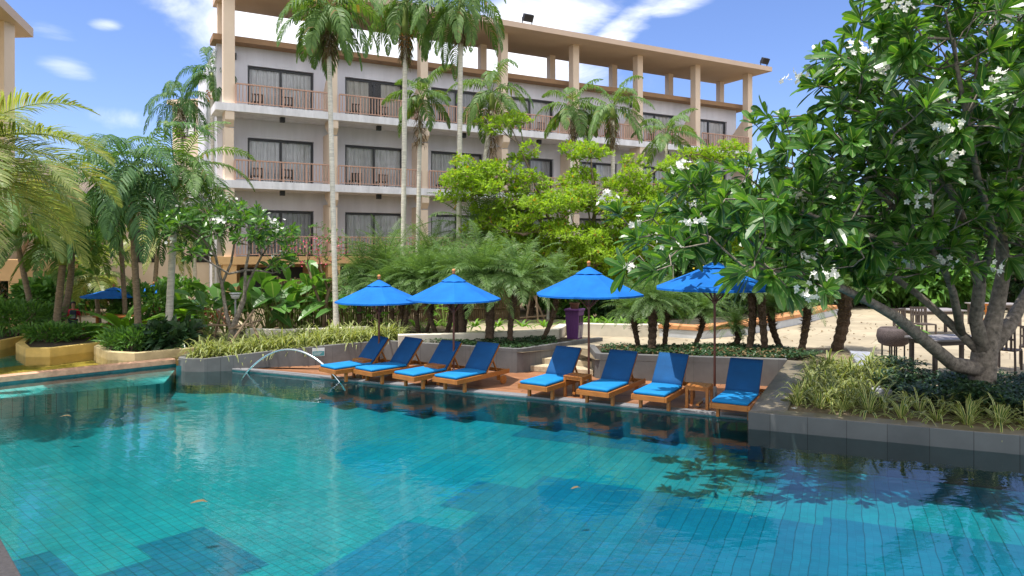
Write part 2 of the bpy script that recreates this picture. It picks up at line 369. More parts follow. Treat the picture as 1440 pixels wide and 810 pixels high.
# ---------------------------------------------------------------- ground, pool, deck
import bmesh
e1 = V((cos(AZ1), -sin(AZ1), 0)); e2 = V((sin(AZ1), cos(AZ1), 0))
ZW = -0.05; ZF = -0.62
A0 = V((-13.0, 15.44, 0)); Q1 = V((-9.06, 19.2, 0)); WL0 = V((-8.69, 18.4, 0)); WL1 = V((-7.88, 18.2, 0))
CS = V((-7.3, 18.40, 0)); CC = V((4.33, 13.07, 0)); PF = V((4.13, 12.45, 0)); PR = V((13.2, 8.55, 0))
WC = V((-3.47, 19.36, 0)); W1 = V((.27, 17.7, 0)); WR = V((1.36, 18.95, 0)); W2S = V((2.0, 17.0, 0)); W2E = V((6.18, 15.96, 0))
RB = V((10.5, -2.0, 0)); NB = V((2.3, -.6, 0)); NL = V((-5.1, 7.2, 0))
hole = [(A0,-.3),(V((-20,9.5,0)),0),(V((-32,10,0)),0),(V((-34,34,0)),.3),(V((-15,36,0)),.3),(V((-10.2,27.5,0)),.3),(V((-9.6,22.5,0)),.2),
        (Q1,.1),(WL0,.22),(WL1,.22),(WC,.5),(W1,.52),(WR,.45),(W2S,.45),(W2E,.5),(PF,.2),(PR,.2),(RB,0),(NB,0),(NL,0)]
def ground():
    bm = bmesh.new(); ed = []
    def loop(pts):
        vs = [bm.verts.new(p) for p in pts]
        for i in range(len(vs)): ed.append(bm.edges.new((vs[i], vs[(i+1) % len(vs)])))
    loop([(p.x, p.y, z) for p, z in hole])
    loop([(600*cos(2*pi*k/32), 600*sin(2*pi*k/32), .3) for k in range(32)])
    bmesh.ops.triangle_fill(bm, use_beauty=True, use_dissolve=False, edges=ed)
    for f in bm.faces:
        if f.normal.z < 0: f.normal_flip()
    me = bpy.data.meshes.new('ground'); bm.to_mesh(me); bm.free(); me.materials.append(m_ground)
    o = bpy.data.objects.new('ground', me); C.objects.link(o); tag(o, kind='structure')
ground()
pool = [A0, Q1, WL0, WL1, CS, CC, PF, PR, RB, NB, NL]
SEAM0 = at(475, 529, ZF); SEAM1 = at(560, 640, ZF); 
m = MB(); m.poly([(p.x,p.y,ZW) for p in pool[::-1]]); struct(m, 'water', m_water)
# floor: two tile fields
sA = CS.lerp(CC, .16); sB = V((-1.2, 8.6, 0)); sC = V((.6, 1.3, 0))
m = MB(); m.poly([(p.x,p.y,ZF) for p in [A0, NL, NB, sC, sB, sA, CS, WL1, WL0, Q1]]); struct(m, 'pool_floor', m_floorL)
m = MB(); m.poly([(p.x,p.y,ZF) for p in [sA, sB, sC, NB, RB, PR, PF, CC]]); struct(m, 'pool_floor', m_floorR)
def patch(o, pts, mat, dz=.004, a=e1, b=e2):
    mm = MB(); P = [V((o.x,o.y,ZF+dz))+a*u+b*w for u,w in pts]; mm.poly(P); struct(mm, 'pool_floor_marking', mat)
o1 = at(765, 669, ZF)
patch(o1, [(0,0),(0,-.7),(-.85,-.7),(-.85,-1.9),(-.2,-1.9),(-.2,-2.6),(-1.0,-2.6),(-1.0,-5.6),(12,-5.6),(12,0),(4.2,0),(4.2,-.35),(2.6,-.35),(2.6,0)][::1], m_darkR)
pw = PF + e2*.0
o2 = CC - e2*.02
patch(o2, [(-4.4,-.85),(-.25,-.85),(-.25,-.0),(-4.4,-.0)], m_darkR)
o3 = PF
patch(o3, [(0,-1.25),(1.2,-1.25),(1.2,-.9),(12,-.9),(12,-.005),(0,-.005)], m_darkR)
f1 = V((cos(AZ2), -sin(AZ2), 0)); f2 = V((sin(AZ2), cos(AZ2), 0))
o4 = at(287, 741, ZF)
patch(o4, [(0,0),(0,-.85),(.5,-.85),(.5,-2.2),(1.7,-2.2),(1.7,0)], m_darkL, .004, f1, f2)
o5 = at(70, 775, ZF)
patch(o5, [(0,0),(0,-1.5),(1.3,-1.5),(1.3,0)], m_darkL, .004, f1, f2)
# pool walls, inner faces
m = MB()
for i in range(len(pool)):
    if i == 6: continue
    a, b = pool[i], pool[(i+1) % len(pool)]
    top = -.03 if i in (3, 4, 5) else (.0 if i in (7,8,9,10,0) else .08)
    m.poly([(a.x,a.y,ZF-.3),(b.x,b.y,ZF-.3),(b.x,b.y,top),(a.x,a.y,top)])
struct(m, 'pool_wall', m_poolwall)
# underwater step along the back left edge and a bench
dL = (Q1-A0).normalized(); nL = V((dL.y, -dL.x, 0))
m = MB(); m.prism([(A0+nL*.01+dL*.1).to_2d(), (A0+nL*.95+dL*.1).to_2d(), (WL0+nL*.95-dL*.6).to_2d(), (Q1+nL*.01-dL*.05).to_2d()], ZF, -.17)
struct(m, 'pool_step', tiles('pale step tile', (.12,.55,.52),(.15,.60,.57),(.03,.25,.26), -radians(46.5)+pi/2, .2,.2,.008))
# copings
def strip(a, b, w, z0, z1, mat, name, side=1):
    d = (b-a).normalized(); n = V((-d.y, d.x, 0))*side
    mm = MB(); q = [a, b, b+n*w, a+n*w]
    if side < 0: q = q[::-1]
    mm.prism([p.to_2d() for p in q], z0, z1); return struct(mm, name, mat, bevel=.008)
strip(CS - e1*.25, CC + e1*.0, .24, -.0295, .012, m_granite, 'pool_coping')
strip(A0 - dL*9, Q1 - dL*.02, .34, .0005, .13, m_copper, 'pool_coping')
strip(A0 - dL*9 + V((-dL.y,dL.x,0))*.36, Q1 + V((-dL.y,dL.x,0))*.36 - dL*.02, .55, -.3, .055, pbr('submerged ledge', (.22,.10,.05), .4,.3,4), 'pool_ledge')
m_shadegranite = pbr('shade toned granite', (.055,.05,.052), .45, .35, 30, .1, 70)  # granite darkened: shade on the near edge is put into the colour
dN = (NB-NL).normalized()
strip(NL - dN*11.0, NB, 3.5, -.3, .03, m_shadegranite, 'pool_coping', side=-1)
strip(NB, RB, 4, -.3, .03, m_granite, 'pool_coping', side=-1)
# deck
m = MB()
cb = e2*.245
m.poly([(p.x,p.y,0) for p in [WL1+V((.4,.3,0)), CS+cb-e1*.25, CC+cb-e1*.02, W2E+V((.3,.3,0)), W2S+V((0,.1,0)), WR+V((.3,.6,0)), W1+V((0,.1,0)), WC+V((0,.2,0))]])
struct(m, 'deck', m_deck)
# ---------------------------------------------------------------- retaining walls of the planters
def wallrun(name, label, pts, th, mat, z0=-.4, cat='planter', soil=None):
    """pts: list of (point, top); th pushes to the left of travel"""
    mm = MB(); n = len(pts); outs = []
    for i,(p,z) in enumerate(pts):
        d = (pts[min(i+1,n-1)][0]-pts[max(i-1,0)][0]).normalized(); outs.append(p+V((-d.y,d.x,0))*th)
    a=[]; b=[]
    for i,(p,z) in enumerate(pts):
        a.append((mm.vert((p.x,p.y,z0)), mm.vert((p.x,p.y,z)))); q=outs[i]; b.append((mm.vert((q.x,q.y,z0)), mm.vert((q.x,q.y,z))))
    for i in range(n-1):
        mm.face((a[i][0],a[i+1][0],a[i+1][1],a[i][1])); mm.face((a[i][1],a[i+1][1],b[i+1][1],b[i][1])); mm.face((b[i+1][0],b[i][0],b[i][1],b[i+1][1]))
    mm.face((a[0][0],a[0][1],b[0][1],b[0][0])); mm.face((a[-1][1],a[-1][0],b[-1][0],b[-1][1]))
    o = mm.build(name, mat, bevel=.012); tag(o, label, cat); return o
up = lambda p, z: (p, z)
wallrun('planter_wall', 'weathered grey planter wall curving from the pool corner to behind the loungers', 
        [(V((-8.75,20.4,0)),.3),(V((-8.74,18.75,0)),.28),(V((-8.66,18.46,0)),.28),(V((-8.4,18.25,0)),.28),(WL1,.28),(WL1.lerp(WC,.35),.42),(WL1.lerp(WC,.7),.53),(WC,.6),(W1+V((-.15,.07,0)),.6),(W1+V((.0,.12,0)),.6),(WR,.6),(WR+V((1.2,1.1,0)),.6)], .16, m_concrete)
wallrun('planter_wall', 'grey retaining wall behind the three loungers beside the dark planter', [(V((2.0,18.6,0)),.6),(W2S+V((0,.1,0)),.6),(W2S+V((.1,-.02,0)),.6),(W2E,.62)], .16, m_concrete)
PFb = W2E
m = MB()
k = .55
sd = (PFb-PF).normalized(); sn = V((sd.y,-sd.x,0))
q = [(PF,.25),(PR,.25),(PR+e2*.42,.25),(PF+e1*.62+e2*.40,.25)]
m.prism([p.to_2d() for p,_ in q], -1, [z for _,z in q])
q = [(PF+e2*.02+sd*.0,.247),(PF+e1*.62+e2*.403,.247),(PFb+sn*.5,.61),(PFb,.61)]
m.prism([p.to_2d() for p,_ in q], -1, [z for _,z in q])
for i in (0, 6): m.mi[i] = 1                     # the walked-on tops are wet and brown
tag(m.build('planter_wall', [m_planterR, m_wetstone], bevel=.015), 'long dark stone planter edge jutting into the pool on the right', 'planter')
m = MB()
kA = at(1195, 497, .55); kB = at(1225, 560, .3)
m.prism([p.to_2d() for p in (kB, kB+e1*.35, kA+e1*.45, kA)], 0, [.48,.48,.62,.62])
tag(m.build('planter_kerb', pbr('bluish stone kerb', (.30,.31,.36), .5, .3, 6), bevel=.012), 'low bluish stone kerb between the strap leaf bed and dark hedge', 'kerb')
# soil in the beds
m = MB(); m.prism([p.to_2d() for p in (PF+e1*.6+e2*.38, PR+e2*.3, V((14,20,0)), V((7.5,18,0)), PFb+sn*.4)], -.2, [.22,.22,.3,.5,.52]); struct(m, 'soil', m_soil)
m = MB(); b0 = V((.5, 24, 0)); m.poly([(p.x,p.y,z) for p,z in [(V((-8.6,21.2,0)),.2),(V((-8.6,18.6,0)),.2),(WL1+V((.05,.12,0)),.2),(WL1.lerp(WC,.5)+V((0,.12,0)),.42),(WC+V((0,.12,0)),.53),(W1+V((0,.2,0)),.535),(WR+V((-.1,.1,0)),.535),(V((2,21,0)),.5),(V((-4,24,0)),.5)]]); struct(m, 'soil', m_soil)
m = MB(); m.poly([(p.x,p.y,.54) for p in [W2S+V((.1,.15,0)), W2E+V((0,.12,0)), V((7.6,17.6,0)), V((6,19.2,0)), V((2.2,18.8,0))]]); struct(m, 'soil', m_soil)
# path and steps
m = MB()
P = [at(798,487,.5), at(838,492,.5), at(1000,489,.5), at(1190,489,.5), at(1215,520,.5), at(1300,543,.5), V((12.5,13,0)), V((26,10,0)), V((40,26,0)), V((24,36,0)), at(1150,432,.5), at(1000,446,.5), at(930,452,.5), at(762,449,.5), at(640,452,.5), at(640,470,.5), at(735,477,.5)]
m.prism([p.to_2d() for p in P], .1, .5); struct(m, 'path', m_path)
for i in range(3):
    m = MB(); a = W1+V((.15,.35,0)); b = W2S+V((-.02,.35,0)); d = V((.55,1.0,0)).normalized()*.42*i
    q = [a+d, b+d, b+d+V((.5,1.6,0)), a+d+V((.9,1.3,0))]
    m.prism([p.to_2d() for p in q], 0, .14*(i+1)); struct(m, 'step', m_step, bevel=.01)
# pale back planters and ledges across the path
def kerbrun(name, label, pts, h0, h1, th, mat, cat='planter', cap=None):
    o = wallrun(name, label, [(p,h1) for p in pts], th, mat, h0, cat)
    return o
kerbrun('planter_wall', 'pale kerb wall with a square end beside the purple bin', [at(560,486,.5), at(640,484,.5), at(700,482,.5), at(786,477,.5), at(790,475,.5)+V((.3,1.2,0))], .3, .78, .3, m_palewall)
kerbrun('planter_wall', 'long pale kerb wall under the bright green fern border', [at(797,471,.5), at(845,473,.5), at(900,474,.5), at(932,473,.5)], .3, .86, .3, m_palewall)
o = kerbrun('ledge_wall', 'light grey curved ledge with terracotta top across the path', [at(925,473,.5), at(985,477,.5), at(1050,471,.5), at(1130,455,.5), at(1180,442,.5)], .3, .74, .5, m_greywall, 'wall')
c = wallrun('ledge_top', None, [(p+V((0,-.04,0)),.86) for p in [at(925,473,.5), at(985,477,.5), at(1050,471,.5), at(1130,455,.5), at(1180,442,.5)]], .6, m_orangecap, .745, None)
c.parent = o
kerbrun('planter_wall', 'pale low wall curving behind the left planter', [at(345,478,.35), at(395,478,.38), at(450,474,.42), at(520,470,.45)], .1, .68, .25, m_palewall)
# shallow children's pool on the left
m = MB(); m.poly([(p.x,p.y,-.16) for p in [A0-dL*8, A0+V((-30,2,0)), V((-34,36,0)), V((-15,37,0)), V((-9.3,28,0)), V((-8.7,20.5,0)), Q1]]); struct(m, 'shallow_pool_floor', m_yellowtile)
m = MB(); m.poly([(p.x,p.y,.085) for p in [A0-dL*8+V((-.3,.3,0)), A0+V((-30,2,0)), V((-34,36,0)), V((-15,37,0)), V((-9.3,28,0)), V((-8.72,20.4,0)), Q1+V((-.3,.25,0))]][::-1]); struct(m, 'shallow_water', m_kidwater)
m = MB(); q=[at(-40,522,-.15), at(40,512,-.15), at(95,500,-.15), at(20,495,-.15), at(-90,505,-.15)]; m.poly([(p.x,p.y,-.156) for p in q]); struct(m,'shallow_pool_marking', pbr('aqua floor',(.10,.38,.36),.5,.2,2))
def island(name, label, px, top, mat, soiltop=True):
    pts = [at(x, y, .085) for x, y in px]; ctr = sum(pts, V())/len(pts)
    area = sum(pts[i].x*pts[(i+1)%len(pts)].y-pts[(i+1)%len(pts)].x*pts[i].y for i in range(len(pts)))
    if area < 0: pts = pts[::-1]
    mm = MB(); n=len(pts)
    a=[mm.vert((p.x,p.y,-.16)) for p in pts]; b=[mm.vert((p.x,p.y,top)) for p in pts]
    ins=[p+(ctr-p).normalized()*.22 for p in pts]; c=[mm.vert((p.x,p.y,top)) for p in ins]; d=[mm.vert((p.x,p.y,top-.07)) for p in ins]
    for i in range(n):
        j=(i+1)%n; mm.face((a[i],a[j],b[j],b[i])); mm.face((b[i],b[j],c[j],c[i])); mm.face((c[i],c[j],d[j],d[i]))
    o=mm.build(name, mat, bevel=.012); tag(o, label, 'planter')
    s=MB(); s.poly([(p.x,p.y,top-.07) for p in ins]); s.build('soil', m_soil, o); return o
island('island_planter', 'ochre curved planter edge standing in the shallow yellow pool', [(22,494),(36,502),(70,502),(110,497),(152,492),(160,484),(120,470),(60,470)], .33, m_yellowwall)
island('island_planter', 'tan curved planter edge with dark shrubs beside the pool coping', [(132,497),(150,506),(190,508),(240,503),(300,497),(330,480),(270,468),(180,470)], .30, m_tanwall)
island('island_planter', 'far ochre planter edge below the ferns at the left building', [(-80,492),(0,492),(38,484),(30,470),(-60,468)], .36, m_yellowwall)
m = MB(); m.prism([p.to_2d() for p in (at(150,478,.1), at(262,497,.1), at(400,480,.1), at(330,458,.1), at(180,462,.1))], -.16, .12); struct(m, 'path', m_step)
m = MB(); m.prism([p.to_2d() for p in (V((-12.4,29,0)), V((-9,27.4,0)), V((-8,40,0)), V((-25,42,0)), V((-24,29,0)))], -.16, .1); struct(m, 'path', m_step)

# ---------------------------------------------------------------- the hotel
KB = 72600.0
def fac(px): D = KB/(2530-px); return V(((px-720)/1000*D, D, 0))
B0 = fac(322); aB = (fac(1054)-B0).normalized(); nB = V((aB.y, -aB.x, 0))
LB = (fac(1054)-B0).length; NBAY = 7; BAY = LB/NBAY
FL = [9.80, 6.27, 2.74]; FH = 3.53
def bp(s, n, z): return B0 + aB*s + nB*n + V((0,0,z))
UP = V((0,0,1))
def bbox(mm, s0, s1, n0, n1, z0, z1):
    mm.frame_box(bp((s0+s1)/2,(n0+n1)/2,(z0+z1)/2), aB, nB, UP, abs(s1-s0)/2, abs(n1-n0)/2, abs(z1-z0)/2)
hotel = thing('hotel_building', 'three storey lilac hotel with balconies and a wide flat canopy roof', 'hotel', bp(LB/2,0,0))
def hb(mm, name, mat, parent=None, **kw):
    o = mm.build(name, mat, **kw)
    if parent is None: o.parent = hotel; o.matrix_parent_inverse = Matrix.Translation(-hotel.location)
    else: o.parent = parent
    return o
WN = -1.55; WIN0, WIN1, WH = 1.05, 4.25, 2.28
# front wall with window openings, built as pieces between openings
m = MB()
for zi, z in enumerate(FL):
    top = z+FH-.0 if zi else 12.95
    for b in range(NBAY):
        s = b*BAY
        bbox(m, s, s+WIN0, WN-.3, WN, z, top); bbox(m, s+WIN1, s+BAY, WN-.3, WN, z, top); bbox(m, s+WIN0, s+WIN1, WN-.3, WN, z+WH, top)
bbox(m, -.35, 0, WN-.3, WN, 0, 12.95); bbox(m, LB, LB+.35, WN-.3, WN, 0, 12.95)
bbox(m, -.35, -.1, WN-9, WN-.3, 0, 12.95); bbox(m, LB+.1, LB+.35, WN-9, WN-.3, 0, 12.95)
bbox(m, -.35, LB+.35, WN-9.2, WN-9, 0, 12.95)
hb(m, 'wall', m_lilac)
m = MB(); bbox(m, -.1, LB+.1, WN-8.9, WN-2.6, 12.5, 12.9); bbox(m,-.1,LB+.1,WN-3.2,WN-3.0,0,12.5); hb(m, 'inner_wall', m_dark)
for i, z in enumerate(FL):
    m = MB(); bbox(m, -.62, LB+.5, WN-.01, .32, z-.36, z)
    hb(m, 'balcony_slab', m_slab if i < 2 else m_peach)
m = MB(); bbox(m, -.6, LB+1.0, WN-.6, WN+.75, 12.95, 13.22); hb(m, 'parapet_cap', m_capbrown)
can = MB(); bbox(can, -.35, LB+.8, -3.3, 1.25, 15.2, 15.5); hb(can, 'canopy_roof', m_soffit)
for b in range(NBAY+1):
    s = b*BAY; w = .42 if b else .5
    m = MB(); bbox(m, s-w/2, s+w/2, -.42, .06, FL[0]+.001, 15.2); hb(m, 'column', m_cream)
    m = MB(); bbox(m, s-.2, s+.2, -2.95, -2.55, 13.22, 15.2); hb(m, 'rear_column', m_cream)
    # partition fin, sloping down to the wall
    m = MB(); q=[]
    for ds in (-.09,.09):
        q.append([m.vert(bp(s+ds,n,z)) for n,z in ((-.425,FL[0]+.01),(-.425,FL[0]+2.4),(WN+.005,FL[0]+1.3),(WN+.005,FL[0]+.01))])
    m.face(q[0]); m.face(q[1][::-1])
    for i in range(4):
        j=(i+1)%4; m.face((q[0][i],q[1][i],q[1][j],q[0][j]))
    hb(m, 'partition', m_cream)
    for zi in (1,2):
        m = MB(); z = FL[zi]
        bbox(m, s-.2, s+.2, -.5, .1, z+.001, z+FH-.36-.75); 
        q=[]
        for ds in (-.2,.2):
            q.append([m.vert(bp(s+ds,n,zz)) for n,zz in ((.28,z+FH-.362),(.28,z+FH-.75),(-.0,z+FH-1.05),(-.75,z+FH-.362-.25),(-.75,z+FH-.362))])
        m.face(q[0]); m.face(q[1][::-1])
        for i in range(5):
            j=(i+1)%5; m.face((q[0][i],q[1][i],q[1][j],q[0][j]))
        bbox(m, s-.09, s+.09, WN+.003, -.505, z+.002, z+2.6)
        hb(m, 'column', m_cream)
    m = MB(); bbox(m, s-.3, s+.3, -.3, .25, -.3, FL[2]-.362); hb(m, 'ground_column', m_peach)
m_curtain2 = pbr('beige curtain', (.66,.62,.54), .9, .1, 3); m_curtain3 = pbr('grey curtain', (.58,.58,.60), .9, .1, 3)
# windows, rails, lamps, chairs
chair_proto = None
for zi, z in enumerate(FL):
    for b in range(NBAY):
        s = b*BAY
        fr = MB()
        x0,x1 = s+WIN0+.02, s+WIN1-.02; y0,y1 = WN-.22, WN-.14; h = z+WH-.02
        bbox(fr,x0,x1,y0,y1,h-.10,h); bbox(fr,x0,x0+.09,y0,y1,z+.05,h-.102); bbox(fr,x1-.09,x1,y0,y1,z+.05,h-.102); xm=(x0+x1)/2
        bbox(fr,xm-.05,xm+.05,y0,y1,z+.05,h-.102); bbox(fr,x0,x1,y0,y1,z,z+.048)
        w = hb(fr, 'window', m_wframe)
        w.matrix_parent_inverse = Matrix.Translation(-hotel.location)
        g = MB(); g.poly([bp(x0+.09,WN-.18,z+.05),bp(x1-.09,WN-.18,z+.05),bp(x1-.09,WN-.18,h-.102),bp(x0+.09,WN-.18,h-.102)]); gp=g.build('pane', m_glass, w)
        cu = MB(); n=46; pv=None; rw=random.Random(zi*31+b*7+2); g0=rw.choice((0,0,0,0,.12,.0,0,.42)); gl=rw.choice((0,.1,.2,.34)) if g0 else 0; tone=rw.choice((m_curtain,m_curtain,m_curtain2,m_curtain3))
        for k in range(n+1):
            if gl and g0<k/n<g0+gl: pv=None; continue
            t=k/n; dn=.05*sin(k*2.4+b)+.02*sin(k*5.1); cur=(cu.vert(bp(x0+t*(x1-x0),WN-.27+dn,z+.02)),cu.vert(bp(x0+t*(x1-x0),WN-.27+dn,h)))
            if pv: cu.face((pv[0],cur[0],cur[1],pv[1]))
            pv=cur
        cu.build('curtain', tone, w)
        # railing
        r = MB(); a0,a1 = s+(.28 if zi<1 else .24), s+BAY-(.28 if zi<1 else .24)
        bbox(r,a0,a1,.13,.22,z+.92,z+.98); bbox(r,a0,a1,.15,.2,z+.08,z+.12)
        nb=28
        for k in range(nb+1):
            x=a0+(a1-a0)*k/nb; t=.04 if k%7==0 else .019
            bbox(r,x-t,x+t,.155,.195,z+(.0 if k%7==0 else .121),z+.919)
        hb(r,'railing',m_rail)
        if zi<2 or True:
            l = MB(); bbox(l, s+2.4,s+2.62,-.75,-.53, z-.36-.2, z-.3605) if False else None
for z in FL[:2]:
    for b in range(NBAY):
        l=MB(); s=b*BAY+2.45; bbox(l,s-.11,s+.11,-.4,-.18,z-.36-.24,z-.362); hb(l,'soffit_lamp',m_black)
for b in (0,2,5):
    l=MB(); s=b*BAY+.45; c=bp(s,WN+.12,FL[0]+2.6); l.tube([c-UP*.16,c+UP*.16],.075,10); l.beam(bp(s,WN,FL[0]+2.6),c,.05,.05); hb(l,'wall_lamp',m_black)
# ground floor arcade
m = MB(); bbox(m,-.3,LB+.3,WN-1.6,WN-1.4,-.3,FL[2]-.365)
hb(m,'ground_wall',m_peach)
for b in range(NBAY):
    m = MB(); s=b*BAY; bbox(m,s+.9,s+4.0,WN-1.39,WN-1.37,.4,2.15); hb(m,'ground_window',m_wframe)
# balcony chairs: dark slatted backs seen through the railings
def balcony_chair():
    t = thing('balcony_chair','dark rattan balcony chair behind the hotel railing','chair',(0,0,0),0,'balcony chairs behind the railings')
    s=MB(); s.box(-.24,.24,-.24,.24,.36,.42); s.build('seat',m_rattan,t)
    k=MB()
    for i in range(4): k.box(-.23+i*.13,-.16+i*.13,.2,.25,.42,.80)
    k.box(-.24,.24,.2,.25,.80,.86); k.build('backrest',m_rattan,t)
    for x in (-.21,.21):
        for y in (-.21,.21): l=MB(); l.box(x-.02,x+.02,y-.02,y+.02,0,.36); l.build('leg',m_rattan,t)
    t.scale=(1.1,1,.82); return t
bc = balcony_chair(); first=True
# parasol-free balconies: two chairs a bay on both upper floors
storeys = ['top floor','middle floor']; rt = atan2(aB.y,aB.x)
ords = ['first','second','third','fourth','fifth','sixth','seventh']
for zi in (0,1):
    for b in range(NBAY):
        for j,ds in enumerate((1.35,2.75)):
            loc=bp(b*BAY+ds,-.75,FL[zi]); lab='%s dark balcony chair, %s, %s bay from the hotel corner'%('left' if j==0 else 'right',storeys[zi],ords[b])
            if first: bc.location=loc; bc.rotation_euler=(0,0,rt+pi); bc['label']=lab; first=False
            else: dup(bc,loc,rt+pi,lab)
# floodlights on the canopy
def floodlight(s,n,label):
    c=bp(s,n,15.5); t=thing('floodlight',label,'floodlight',c,rt)
    k=MB(); k.frame_box(V((0,-.1,.42)),V((1,0,0)),V((0,cos(.5),sin(.5))),V((0,-sin(.5),cos(.5))),.3,.12,.2); k.build('lamp_body',m_black,t,bevel=.02)
    k=MB(); k.box(-.32,-.29,-.03,.03,0,.45); k.box(.29,.32,-.03,.03,0,.45); k.box(-.32,.32,-.05,.05,0,.03); k.build('bracket',m_black,t)
floodlight(3.2*BAY,.9,'black floodlight near the middle of the hotel canopy edge')
floodlight(7.08*BAY,.9,'black floodlight on the far right corner of the hotel canopy')

# ---------------------------------------------------------------- the other buildings
def box_building(name,label,cx,cy,w,d,z1,az,mat):
    t=thing(name,label,'building',(cx,cy,0),az); return t
an = thing('annex_building','beige and lilac annex tower behind the palms left of the hotel','building',(atd(282,350,48).x,48,0),-radians(8))
m=MB(); m.box(-2.05,.15,0,6,-.3,12.9); m.box(-2.3,.4,-.25,6.2,12.9,13.2)
m.build('beige_tower',m_cream,an)
m=MB(); m.box(.16,4.2,.6,7,-.3,11.9); m.build('lilac_wing',m_lilac,an)
m=MB(); m.box(-1.9,3.9,-3.4,-.02,-.3,4.0); m.build('entrance_block',m_peach,an)
def anwin(x0,x1,y,z0,z1):
    f=MB(); f.box(x0,x1,y-.06,y-.01,z0,z0+.07); f.box(x0,x1,y-.06,y-.01,z1-.07,z1); f.box(x0,x0+.07,y-.06,y-.01,z0+.071,z1-.071); f.box(x1-.07,x1,y-.06,y-.01,z0+.071,z1-.071)
    f.box((x0+x1)/2-.03,(x0+x1)/2+.03,y-.055,y-.012,z0+.071,z1-.071)
    w=f.build('window',m_wframe,an); p=MB(); p.box(x0+.07,x1-.07,y-.03,y-.005,z0+.07,z1-.07); p.build('pane',m_curtain,w)
anwin(-1.5,-.4,0,10.7,12.0); anwin(1.0,2.6,.6,9.9,11.3); anwin(1.0,2.6,.6,6.6,8.0); anwin(-.1,1.2,.6,3.2-.0+1.0,5.6)
m=MB(); m.box(-.9,-.5,-3.45,-3.41,-.3,2.6); m.box(1.6,3.4,-3.45,-3.41,-.3,2.4); m.build('doorway',m_dark,an)
m=MB(); m.box(.25,1.05,-3.46,-3.42,.55,1.1); m.build('notice_board',pbr('white notice',(.75,.75,.75),.6,.05,3),an)
# left building with roof corner in the top left of the view
lb = thing('side_building','terracotta side building with brown roof overhang at far left','building',(-24.5,31,0),radians(0))
c0 = atd(47,52,30.0)-lb.location
m=MB(); m.prism([(c0.x,c0.y),(c0.x-22,c0.y+1.5),(c0.x-18,c0.y-12.5),(c0.x+4.5,c0.y-12.5)],c0.z-.02,c0.z+.35); m.build('canopy_roof',m_soffit,lb)
m=MB()
for px,D in ((2,28.0),(-90,29)):
    q=atd(px,200,D)-lb.location; m.box(q.x-.35,q.x+.25,q.y-.2,q.y+.4,5.0,c0.z-.021)
m.build('column',m_cream,lb)
m=MB(); q=atd(62,400,33)-lb.location
m.box(q.x-16,q.x-2.2,q.y,q.y+8,-.2,7.5); m.build('wall',m_cream,lb)
m=MB(); a=atd(52,380,31)-lb.location; m.box(a.x-12,a.x,a.y-1,a.y+3.2,1.75,2.62); m.box(a.x-.55,a.x-.002,a.y-.98,a.y-.4,-.2,1.748); m.box(a.x-12,a.x-11.4,a.y-.98,a.y-.4,-.2,1.748)
m.box(a.x+.003,a.x+1.5,a.y+1,a.y+3,1.0,1.75); m.box(a.x+1.0,a.x+1.49,a.y+1.05,a.y+1.5,-.2,.998); m.build('terrace_frame',m_peach,lb)
m=MB(); m.box(q.x-2.19,q.x+9,q.y+4,q.y+8,-.2,5.2); m.build('rear_wing',m_cream,lb)
m=MB(); m.prism([(q.x-2.6,q.y+3.4),(q.x+9.4,q.y+3.4),(q.x+9.4,q.y+8),(q.x-2.6,q.y+8)],5.2,[5.35,5.35,6.6,6.6]); m.build('tiled_roof',pbr('grey roof tile',(.30,.28,.27),.8,.2,5,.2,20),lb)
m=MB()
for x in (-1,2,5): m.box(q.x+x,q.x+x+1.3,q.y+3.95,q.y+3.99,2.4,4.1)
m.box(q.x-9,q.x-4,q.y-.05,q.y-.01,3.2,5.2); m.build('window',m_dark,lb)
# ---------------------------------------------------------------- sun loungers
def soft_slab(mm, path, w, th, r=.02, nseg=3, nx=6):
    """cushion: profile path in (y,z) of its lower face, thickness th, half width w; rounded, slightly puffed"""
    n=len(path); rings=[]
    for i,(y,z) in enumerate(path):
        a=path[max(i-1,0)]; b=path[min(i+1,n-1)]; d=V((0,b[0]-a[0],b[1]-a[1])).normalized(); nn=V((0,-d.z,d.y))
        e = 1.0 if 0<i<n-1 else .55
        base=V((0,y,z)); ring=[]
        pts=[(-w+r,0),(-w,r),(-w,th-r)]+[(-w+r+(2*w-2*r)*k/nx, th+.006*sin(pi*k/nx)) for k in range(nx+1)]+[(w,th-r),(w,r),(w-r,0)]
        for x,t in pts:
            tt=(t-th/2)*e+th/2; ring.append(mm.vert(base+V((x,0,0))+nn*tt))
        rings.append(ring)
    k=len(rings[0])
    for i in range(n-1):
        for j in range(k):
            q=(j+1)%k; mm.face((rings[i][j],rings[i][q],rings[i+1][q],rings[i+1][j]))
    mm.face(rings[0][::-1]); mm.face(rings[-1])
